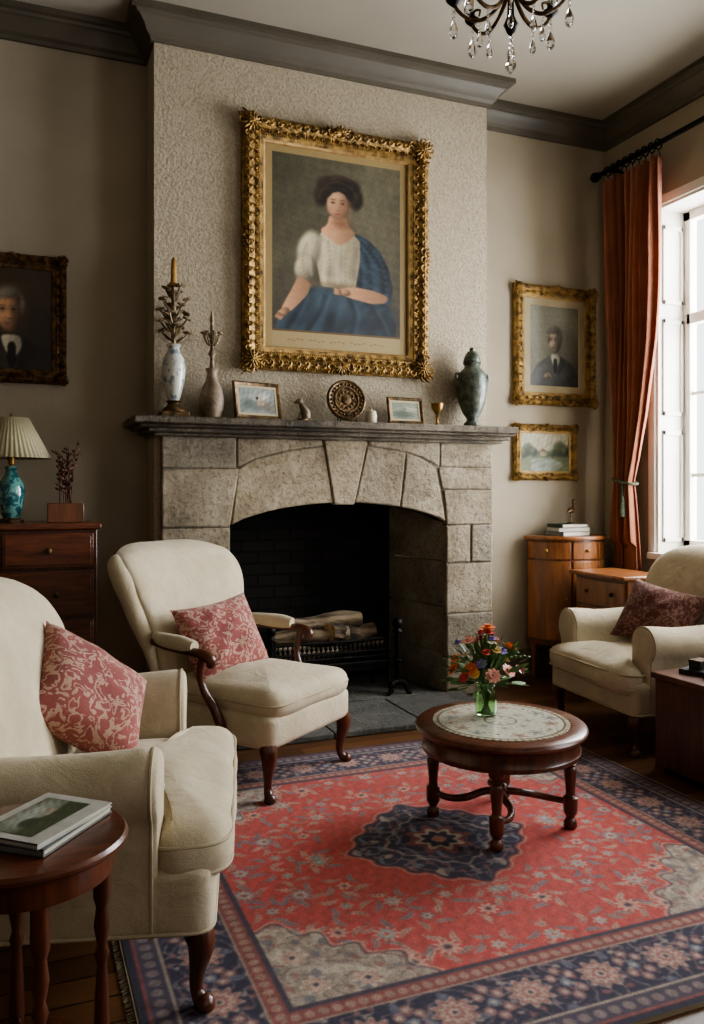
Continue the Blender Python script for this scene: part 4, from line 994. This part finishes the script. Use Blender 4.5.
for x in (-hw+.04,hw-.04):
    for y in (yf+.05,yb-.04): M().lathe([(.02,0),(.03,.02),(.022,.05),(.035,.08)],14,cx=x,cy=y).ob('foot',m_mahog,parent=ch)
CZ=1.131
L=thing('table_lamp','turquoise patterned ceramic lamp with pleated cream shade on chest','lamp',(-.04,4.66,CZ))
M().lathe([(.062,0),(.064,.012),(.05,.02),(.046,.024)],32).ob('base',m_bronze,parent=L)
M().lathe([(.040,.022),(.050,.05),(.064,.12),(.068,.17),(.058,.21),(.034,.245),(.026,.27),(.034,.285),(.030,.292)],32).ob('lamp_body',m_teal,parent=L)
M().lathe([(.012,.288),(.010,.30),(.018,.305),(.018,.34),(.006,.345),(.005,.55),(.010,.555),(.004,.57)],16).ob('stem',m_brass,parent=L)
m=M(); m.lathe([(.195,.335),(.085,.545)],192,flute=(48,.018)); m.f=[f for f in m.f if len(f)==4]; m.mi=m.mi[:len(m.f)]
so=m.ob('lamp_shade',m_shade,parent=L,smooth=60); md=so.modifiers.new('s','SOLIDIFY'); md.thickness=.002
Pb=thing('planter_box','small wooden planter box with dried twiggy plant on chest','planter',(.225,4.62,CZ))
m=M(); 
for a in ((-.09,.09,-.06,-.05),(-.09,.09,.05,.06),(-.09,-.08,-.05,.05),(.08,.09,-.05,.05)): m.box(a[0],a[1],a[2],a[3],0,.10)
m.box(-.08,.08,-.05,.05,0,.085); m.ob('box',m_walnut,parent=Pb,bevel=.003)
m=M(); rn=random.Random(3)
for k in range(11):
    a=rn.uniform(0,6.28); r_=rn.uniform(.02,.09); hh=rn.uniform(.2,.36); p0=(rn.uniform(-.03,.03),rn.uniform(-.02,.02)); 
    m.ctube([(p0[0],p0[1],.08,.003),(p0[0]+r_*.3*math.cos(a),p0[1]+r_*.3*math.sin(a),.08+hh*.5,.0025),(p0[0]+r_*math.cos(a),p0[1]+r_*math.sin(a),.08+hh,.0015)],5)
    for q in range(9):
        t_=.3+.08*q; x=p0[0]+r_*t_*math.cos(a);y=p0[1]+r_*t_*math.sin(a);z=.08+hh*t_
        b=rn.uniform(0,6.28); m.ball((0,0,0),(.014,.004,.006),6,4,TR(x+.013*math.cos(b),y+.013*math.sin(b),z+.006)@Matrix.Rotation(b,4,'Z')@RO(-30,'Y'))
m.ob('dried_plant',m_dry,parent=Pb)
dm=thing('demilune_cabinet','honey-brown half-round wooden cabinet with drawer and doors against wall','cabinet',(3.57,4.90,0))
def half(r,n=24): return [(r*math.cos(pi+pi*k/n),r*math.sin(pi+pi*k/n)) for k in range(n+1)]
M().prism(half(.315),.96,.985).ob('top_board',m_yew,parent=dm,bevel=.006)
M().prism(half(.283),.24,.96).ob('body',m_walnut,parent=dm,smooth=30)
def arcpanel(r,a0,a1,z0,z1,th=.008,n=12):
    o=[(r*math.cos(R(a0+(a1-a0)*k/n)),r*math.sin(R(a0+(a1-a0)*k/n))) for k in range(n+1)]
    i=[((r-th)*math.cos(R(a1+(a0-a1)*k/n)),(r-th)*math.sin(R(a1+(a0-a1)*k/n))) for k in range(n+1)]
    return M().prism(o+i,z0,z1)
for a0,a1 in ((184,247),(250,290),(293,356)):
    dr=arcpanel(.294,a0,a1,.83,.945,.012).ob('drawer',m_yew,parent=dm,bevel=.003)
    a=R((a0+a1)/2); M().ball((.304*math.cos(a),.304*math.sin(a),.888),.012).ob('knob',m_brass,parent=dr)
    d_=arcpanel(.294,a0,a1,.28,.815,.012).ob('door',m_yew,parent=dm,bevel=.003)
    a=R(a1-6); M().ball((.302*math.cos(a),.302*math.sin(a),.56),.010).ob('knob',m_brass,parent=d_)
for a in (190,245,295,350): x,y=.262*math.cos(R(a)),.262*math.sin(R(a)); M().lathe([(.012,0),(.018,.03),(.014,.1),(.024,.24)],12,cx=x,cy=y-.0).ob('leg',m_yew,parent=dm)
lc=thing('side_chest','low walnut chest with brass-knobbed drawers beneath curtain','chest',(3.565,4.27,0))
M().box(-.15,.16,-.25,.25,.10,.75).ob('body',m_walnut,parent=lc,bevel=.004)
M().box(-.20,.175,-.27,.27,.75,.775).ob('top_board',m_yew,parent=lc,bevel=.008)
for z0,z1 in ((.57,.73),(.36,.55),(.13,.34)):
    d_=M().box(-.164,-.145,-.23,.23,z0,z1).ob('drawer',m_yew,parent=lc,bevel=.004)
    for yy in (-.12,.12): m=M(); m.ball((-.174,yy,(z0+z1)/2),.013); m.ob('knob',m_bronze,parent=d_)
for x in (-.13,.14):
    for y in (-.22,.22): M().lathe([(.02,0),(.026,.03),(.03,.1)],12,cx=x,cy=y).ob('foot',m_walnut,parent=lc)
tr=thing('storage_chest','dark wooden storage chest standing beside cream armchair','chest',(2.99,2.76,0),0)
M().box(-.26,.26,-.27,.27,.03,.43).ob('body',m_mahog,parent=tr,bevel=.005)
M().box(-.275,.275,-.285,.285,.43,.46).ob('lid',m_mahogx,parent=tr,bevel=.006)
for x in (-.23,.23):
    for y in (-.24,.24): M().box(x-.03,x+.03,y-.03,y+.03,0,.03).ob('foot',m_mahog,parent=tr)
book('black leather notebook on storage chest',(2.90,2.93,.461),20,.16,.12,.02,m_blk,grp='books on the storage chest')
book('dark green book on storage chest',(2.88,2.76,.461),-15,.15,.11,.022,m_bk3,grp='books on the storage chest')
bx=thing('trinket_box','small dark brass-bound trinket box on storage chest','box',(2.90,2.93,.482),12)
M().box(-.04,.04,-.03,.03,0,.03).ob('body',m_blk,parent=bx,bevel=.002); M().box(-.042,.042,-.032,.032,.03,.04).ob('lid',m_bronze,parent=bx,bevel=.002)
book('grey book at bottom of stack on half-round cabinet',(3.53,4.77,.986),8,.25,.18,.028,m_bk2,grp='books on the half-round cabinet')
book('pale book in middle of stack on half-round cabinet',(3.54,4.775,1.015),-6,.24,.17,.026,m_bk,grp='books on the half-round cabinet')
book('dark book on top of stack on half-round cabinet',(3.53,4.77,1.042),4,.22,.16,.024,m_bk3,grp='books on the half-round cabinet')
bd=thing('bird_figurine','slender bronze wading bird figurine on stacked books','figurine',(3.56,4.77,1.067),30)
M().lathe([(.03,0),(.03,.006),(.01,.01)],16).ob('base',m_bronze,parent=bd)
for s in (-1,1): M().tube([(s*.006,0,.005),(s*.006,0,.08)],.004,6).ob('leg',m_bronze,parent=bd)
m=M(); m.ctube([(-.07,0,.075,.004),(-.035,0,.085,.015),(0,0,.09,.022),(.03,0,.10,.013),(.04,0,.125,.008),(.03,0,.15,.007),(.045,0,.165,.010),(.06,0,.163,.006),(.09,0,.155,.002)],8); m.ob('bird_body',m_bronze,parent=bd)

# ---------------------------------------------------------------- mantel ornaments
MY=4.545
v1=thing('candle_urn','blue-white porcelain urn with bronze floral candle holder on mantel','candlestick',(.78,MY,MZ))
m=M(); m.box(-.075,.075,-.06,.06,0,.03); m.lathe([(.065,.03),(.06,.045),(.04,.06),(.03,.075),(.045,.09)],24); m.ob('foot',m_bronze,parent=v1,bevel=.003)
M().lathe([(.026,.088),(.036,.11),(.058,.20),(.063,.27),(.056,.32),(.034,.355),(.028,.38),(.042,.395),(.03,.40)],32).ob('urn',m_porc,parent=v1)
m=M(); rn=random.Random(5)
m.ctube([(0,0,.39,.014),(0,0,.55,.014),(0,0,.72,.012)],8)
for k in range(20):
    a=k*2.4; z=.43+.014*k; rr=.074 if k<15 else .042
    m.ctube([(0,0,z-.03,.006),(rr*.6*math.cos(a),rr*.6*math.sin(a),z-.005,.006),(rr*math.cos(a),rr*math.sin(a),z+.03,.005)],6)
    T=TR(rr*math.cos(a),rr*math.sin(a),z+.03)@Matrix.Rotation(a,4,'Z')@RO(rn.uniform(-30,30),'Y')
    for j in range(5): b=2*pi*j/5; m.ball((.014*math.cos(b),.014*math.sin(b),.006),(.014,.014,.007),6,4,T)
    T2=TR(rr*.5*math.cos(a+.5),rr*.5*math.sin(a+.5),z+.0)@Matrix.Rotation(a+.5,4,'Z')@RO(-35,'Y'); m.ball((0,0,0),(.032,.013,.004),8,4,T2)
m.ob('floral_branches',m_patina,parent=v1)
M().lathe([(.024,.715),(.028,.73),(.017,.735),(.016,.80),(.013,.86),(.002,.875)],16).ob('candle',m_cand,parent=v1)
v2=thing('candle_vase','grey-brown pottery bottle vase with bronze candle spike on mantel','candlestick',(.99,MY,MZ))
M().lathe([(.045,0),(.05,.01),(.066,.06),(.070,.11),(.055,.17),(.034,.21),(.026,.25),(.036,.275),(.032,.28)],32).ob('vase_body',m_pot,parent=v2)
m=M(); m.lathe([(.014,.27),(.011,.34),(.022,.36),(.011,.38),(.010,.44),(.03,.46),(.03,.47),(.009,.475),(.009,.53),(.014,.54),(.003,.60)],16)
for k in range(8): a=k*pi/4; m.ctube([(0,0,.40,.005),(.03*math.cos(a),.03*math.sin(a),.42,.005),(.05*math.cos(a),.05*math.sin(a),.47,.004)],6); m.ball((.05*math.cos(a),.05*math.sin(a),.475),(.015,.015,.008),8,5)
m.ob('candle_spike',m_patina,parent=v2)
def easel(label,loc,rz,w,h,b,pic,mt):
    e=thing('photo_frame',label,'picture frame',loc,rz)
    T=RO(-10,'X')@TR(0,0,h/2)
    m=M(); m.frame(w,h,[(0,0),(0,.010),(b*.4,.015),(b,.008),(b,0)],T); m.ob('frame',mt,parent=e)
    M().frame(w-2*b,h-2*b,[(0,.001),(0,.006),(b*.6,.006),(b*.6,.001)],T).ob('mat_board',m_mat,parent=e)
    c=colgrid('picture',w-3.2*b,h-3.2*b,pic.c,m_paint,e); c.matrix_local=T@TR(0,-.004,0)
    M().box(-.02,.02,.0,.003,-h/2+.01,h/2-.03,T@TR(0,.002,0)).tube([(0,.012,h*.6),(0,.058,.002)],.004,6).ob('stand',mt,parent=e)
    return e
P1=Pic(0,0,100,70,80,(118,124,116));P1.ell(30,46,30,16,(74,86,76),1);P1.ell(74,50,26,14,(96,86,72),1);P1.ell(60,24,24,10,(162,158,144),1.2);P1.poly([(50,34),(70,34),(70,48),(50,48)],(140,118,92),1);P1.noise(.3,(.2,.5),3);P1.grain(.06)
easel('bronze framed small landscape photo standing on mantel',(1.25,4.52,MZ+.002),14,.30,.215,.022,P1,m_bronze)
P2=Pic(0,0,100,70,80,(112,116,98));P2.ell(40,50,34,14,(60,70,52),1);P2.ell(70,26,20,10,(150,148,132),1);P2.noise(.3,(.2,.5),4);P2.grain(.06)
easel('small dark framed landscape picture standing on mantel',(2.17,4.52,MZ+.002),4,.245,.165,.02,P2,m_bronze)
fg=thing('figurine','small carved brown animal figurine sitting on mantel','figurine',(1.515,MY-.02,MZ),-20)
M().lathe([(.032,0),(.032,.012),(.024,.016)],16).ob('base',m_bronze,parent=fg)
m=M(); m.ctube([(.02,0,.014,.024),(.015,0,.05,.028),(-.002,0,.08,.020),(-.012,0,.10,.014)],10); m.ball((-.022,0,.115),(.022,.016,.017)); m.ball((-.042,0,.110),(.012,.009,.008)); m.ctube([(-.012,.01,.125,.005),(-.004,.014,.15,.002)],6);m.ctube([(-.012,-.01,.125,.005),(-.004,-.014,.15,.002)],6)
m.ctube([(-.01,.01,.06,.008),(-.022,.012,.03,.006),(-.026,.012,.014,.008)],6);m.ctube([(-.01,-.01,.06,.008),(-.022,-.012,.03,.006),(-.026,-.012,.014,.008)],6)
m.ob('animal_body',m_pot,parent=fg)
pl=thing('decorative_plate','round bronze relief plate standing on small easel on mantel','plate',(1.785,4.53,MZ))
T=TR(0,0,.135)@RO(82,'X')
m=M(); m.lathe([(.122,-.006),(.122,.004),(.112,.012),(.104,.006),(.082,.004),(.078,.012),(.070,.012),(.066,.004),(.03,.004),(.026,.012),(.002,.018)],48,T)
for k in range(24): a=2*pi*k/24; m.ball((.093*math.cos(a),.093*math.sin(a),.008),.007,8,5,T)
for k in range(12): a=2*pi*k/12; m.ball((.048*math.cos(a),.048*math.sin(a),.006),(.008,.008,.006),8,5,T)
m.ob('plate',m_bronze,parent=pl)
m=M(); m.tube([(-.05,.0,.006),(.05,.0,.006)],.004,6)
for s in (-1,1): m.ctube([(s*.05,-.035,.018,.004),(s*.05,-.03,.002+.004,.004),(s*.045,.03,.006,.004),(s*.01,.045,.12,.004)],6)
m.ob('easel',m_iron,parent=pl)
jr=thing('jar','small white ceramic lidded jar on mantel','jar',(1.95,MY,MZ))
M().lathe([(.026,0),(.034,.01),(.036,.05),(.03,.065)],24).ob('jar_body',m_ivory,parent=jr); M().lathe([(.032,.065),(.03,.075),(.008,.08),(.008,.09)],24).ob('lid',m_ivory,parent=jr)
gb=thing('goblet','small brass goblet standing on mantel','goblet',(2.395,MY,MZ))
M().lathe([(.03,0),(.028,.006),(.008,.016),(.006,.05),(.012,.06),(.006,.07),(.02,.085),(.036,.11),(.038,.14),(.035,.14),(.03,.11),(.002,.09)],24).ob('goblet_body',m_brass,parent=gb)
ur=thing('lidded_urn','mottled green ceramic urn with domed lid on mantel','urn',(2.64,MY,MZ))
M().lathe([(.05,0),(.055,.01),(.05,.025),(.034,.04),(.036,.055),(.06,.09),(.085,.16),(.098,.24),(.097,.30),(.080,.345),(.052,.37),(.046,.385),(.058,.40),(.05,.405)],40,flute=(16,.012)).ob('urn_body',m_urn,parent=ur)
M().lathe([(.056,.405),(.054,.42),(.046,.45),(.028,.475),(.014,.48),(.018,.492),(.010,.50)],32).ob('lid',m_urn,parent=ur)
for s in (-1,1): M().ctube([(s*.085,0,.33,.008),(s*.112,0,.33,.009),(s*.115,0,.29,.008),(s*.097,0,.27,.008)],8).ob('handle',m_urn,parent=ur)

# ---------------------------------------------------------------- curtain & rod
cu=thing('curtain','floor-length terracotta curtain gathered with a tieback beside window','curtain',(0,0,0))
def curt(u,z):
    K=[(3.47,4.21,4.74),(2.9,4.25,4.71),(2.3,4.29,4.69),(1.8,4.36,4.67),(1.5,4.43,4.655),(1.36,4.475,4.645),(1.22,4.46,4.66),(.8,4.44,4.68),(.02,4.42,4.69)]
    for i in range(len(K)-1):
        if z<=K[i][0]+1e-6 and z>=K[i+1][0]-1e-6:
            t=(K[i][0]-z)/(K[i][0]-K[i+1][0]); a=K[i][1]*(1-t)+K[i+1][1]*t; b=K[i][2]*(1-t)+K[i+1][2]*t; break
    else: a,b=4.42,4.70
    wd=(b-a); am=.045*(.5+.5*min(1,wd/.5)); 
    y=a+wd*u+ .012*math.sin(u*40)
    x=3.85+am*math.sin(u*2*pi*8+.5*math.sin(z*1.3)+.3*math.sin(z*2.9+u*5))+.012*math.sin(z*3+u*9)
    if z<.95: x=max(x,3.86)
    return (x,y,z)
m=M(); nu,nz=160,100; v=[];f=[]
for j in range(nz+1):
    z=3.47-(3.45)*j/nz
    for i in range(nu+1): v.append(curt(i/nu,z))
for j in range(nz):
    for i in range(nu): a=j*(nu+1)+i; f.append((a,a+1,a+nu+2,a+nu+1))
m.add(v,f); o=m.ob('drape',m_curt,parent=cu,smooth=180); md=o.modifiers.new('s','SOLIDIFY'); md.thickness=.003
m=M(); q=[(3.85+.062*math.cos(a),4.56+.10*math.sin(a),1.36+.02*math.sin(a)) for a in [2*pi*k/24 for k in range(24)]]; m.tube(q,.010,8,closed=True)
m.ctube([(3.80,4.53,1.35,.008),(3.79,4.52,1.28,.007),(3.79,4.515,1.24,.014),(3.79,4.515,1.22,.016),(3.79,4.515,1.12,.022)],10)
m.ob('tieback',m_cord,parent=cu)
rd=thing('curtain_rod','black iron curtain rod with rings and ball finial above window','curtain rod',(0,0,0))
m=M(); m.tube([(3.83,4.80,3.54),(3.83,2.4,3.54)],.017,12); m.ob('rod',m_iron,parent=rd)
M().lathe([(.018,0),(.026,.01),(.018,.02),(.034,.04),(.036,.055),(.024,.08),(.006,.09)],16,T=TR(3.83,4.80,3.54)@RO(-90,'X')).ob('finial',m_iron,parent=rd)
M().tube([(3.975,4.70,3.54),(3.83,4.70,3.54)],.010,8).ob('bracket',m_iron,parent=rd)
for k in range(9):
    y=4.22+.062*k
    m=M(); m.tube([(3.83+.028*math.cos(a),y,3.535+.032*math.sin(a)) for a in [2*pi*j/14 for j in range(14)]],.005,6,closed=True); m.tube([(3.83,y,3.505),(3.845,y,3.46)],.003,5); m.ob('curtain_ring',m_iron,parent=rd)

# ---------------------------------------------------------------- chandelier
cd=thing('chandelier','dark wrought iron chandelier with curled arms and crystal drops','chandelier',(1.77,2.75,2.98))
M().lathe([(.003,.08),(.018,.10),(.026,.13),(.014,.16),(.012,.22),(.034,.26),(.038,.29),(.018,.33),(.012,.40),(.026,.44),(.012,.48),(.008,.60)],20).ob('stem',m_iron,parent=cd)
m=M()
for k in range(13):
    z=.60+.026*k; T=TR(0,0,z+.01)@RO(90*(k%2),'Z'); m.tube([(.009*math.cos(a),0,.017*math.sin(a)) for a in [2*pi*j/10 for j in range(10)]],.003,5,T,closed=True)
m.lathe([(.002,.91),(.05,.92),(.06,.935),(.06,.949)],24); m.ob('chain',m_iron,parent=cd)
for k in range(8):
    T=RO(45*k+12,'Z')@Matrix.Scale(.92,4)
    m=M(); m.ctube([(.02,0,.27,.009),(.07,0,.20,.009),(.13,0,.17,.009),(.19,0,.19,.008),(.235,0,.245,.008),(.225,0,.30,.006),(.19,0,.29,.005),(.195,0,.265,.004)],8,T=T)
    m.ctube([(.015,0,.40,.006),(.05,0,.43,.006),(.09,0,.39,.006),(.10,0,.33,.005),(.075,0,.31,.004)],8,T=T)
    m.ob('arm',m_bronze,parent=cd)
    m=M(); m.lathe([(.006,.24),(.03,.262),(.034,.27),(.014,.275),(.014,.30)],16,T=T@TR(.24,0,0)); m.ob('candle_cup',m_iron,parent=cd)
    M().lathe([(.011,.30),(.011,.38),(.003,.385)],12,T=T@TR(.24,0,0)).ob('candle',m_ivory,parent=cd)
    for r_,z0,s in ((.24,.24,1.3),(.13,.16,1.)):
        m=M(); TT=T@TR(r_,0,z0)@Matrix.Scale(s,4); m.ball((0,0,-.010),.006,6,4,TT).ball((0,0,-.024),.007,6,4,TT).ball((0,0,-.040),.006,6,4,TT); m.lathe([(.002,-.044),(.010,-.062),(.016,-.082),(.011,-.100),(.001,-.108)],6,TT); m.ob('crystal',m_crys,parent=cd,smooth=0)
m=M(); m.ball((0,0,.072),.010,8,6).ball((0,0,.05),.010,8,6).ball((0,0,.03),.009,8,6).ball((0,0,.012),.008,8,6); m.lathe([(.002,.005),(.019,-.022),(.024,-.036),(.014,-.056),(.001,-.066)],6); m.ob('crystal',m_crys,parent=cd,smooth=0)

# ---------------------------------------------------------------- lights
def area(name,loc,rot,sx,sy,e,col,spread=180):
    l=D.lights.new(name,'AREA'); l.shape='RECTANGLE'; l.size=sx; l.size_y=sy; l.energy=e; l.color=col; l.spread=R(spread)
    o=D.objects.new(name,l); COL.objects.link(o); o.location=loc; o.rotation_euler=rot; return o
area('window_and_added_daylight',(4.75,3.55,2.1),(0,R(90),0),2.6,2.0,400,(.95,.98,1))
area('window_and_added_daylight',(4.75,1.05,2.1),(0,R(90),0),2.6,2.0,140,(.95,.98,1))  # extra light through the added second window, out of view
area('room_fill',(1.4,-1.35,2.3),(R(90),0,0),3.2,2.2,16,(1,.95,.88))
wd=D.worlds.new('sky'); SC.world=wd; wd.use_nodes=True; bg=wd.node_tree.nodes['Background']; bg.inputs[0].default_value=(.92,.96,1,1); bg.inputs[1].default_value=2.5
# ---------------------------------------------------------------- camera
cam=D.cameras.new('camera'); co=D.objects.new('camera',cam); COL.objects.link(co); SC.camera=co
cam.sensor_fit='AUTO'; cam.sensor_width=36; cam.lens=827/1024*36; cam.shift_y=-22/1024
co.location=(0,0,1.3); co.rotation_euler=(R(90),0,-R(21.9)); cam.clip_start=.05
SC.view_settings.view_transform='AgX'
try: SC.view_settings.look='AgX - Medium High Contrast'
except Exception as ex: print(ex)
SC.view_settings.exposure=0.08
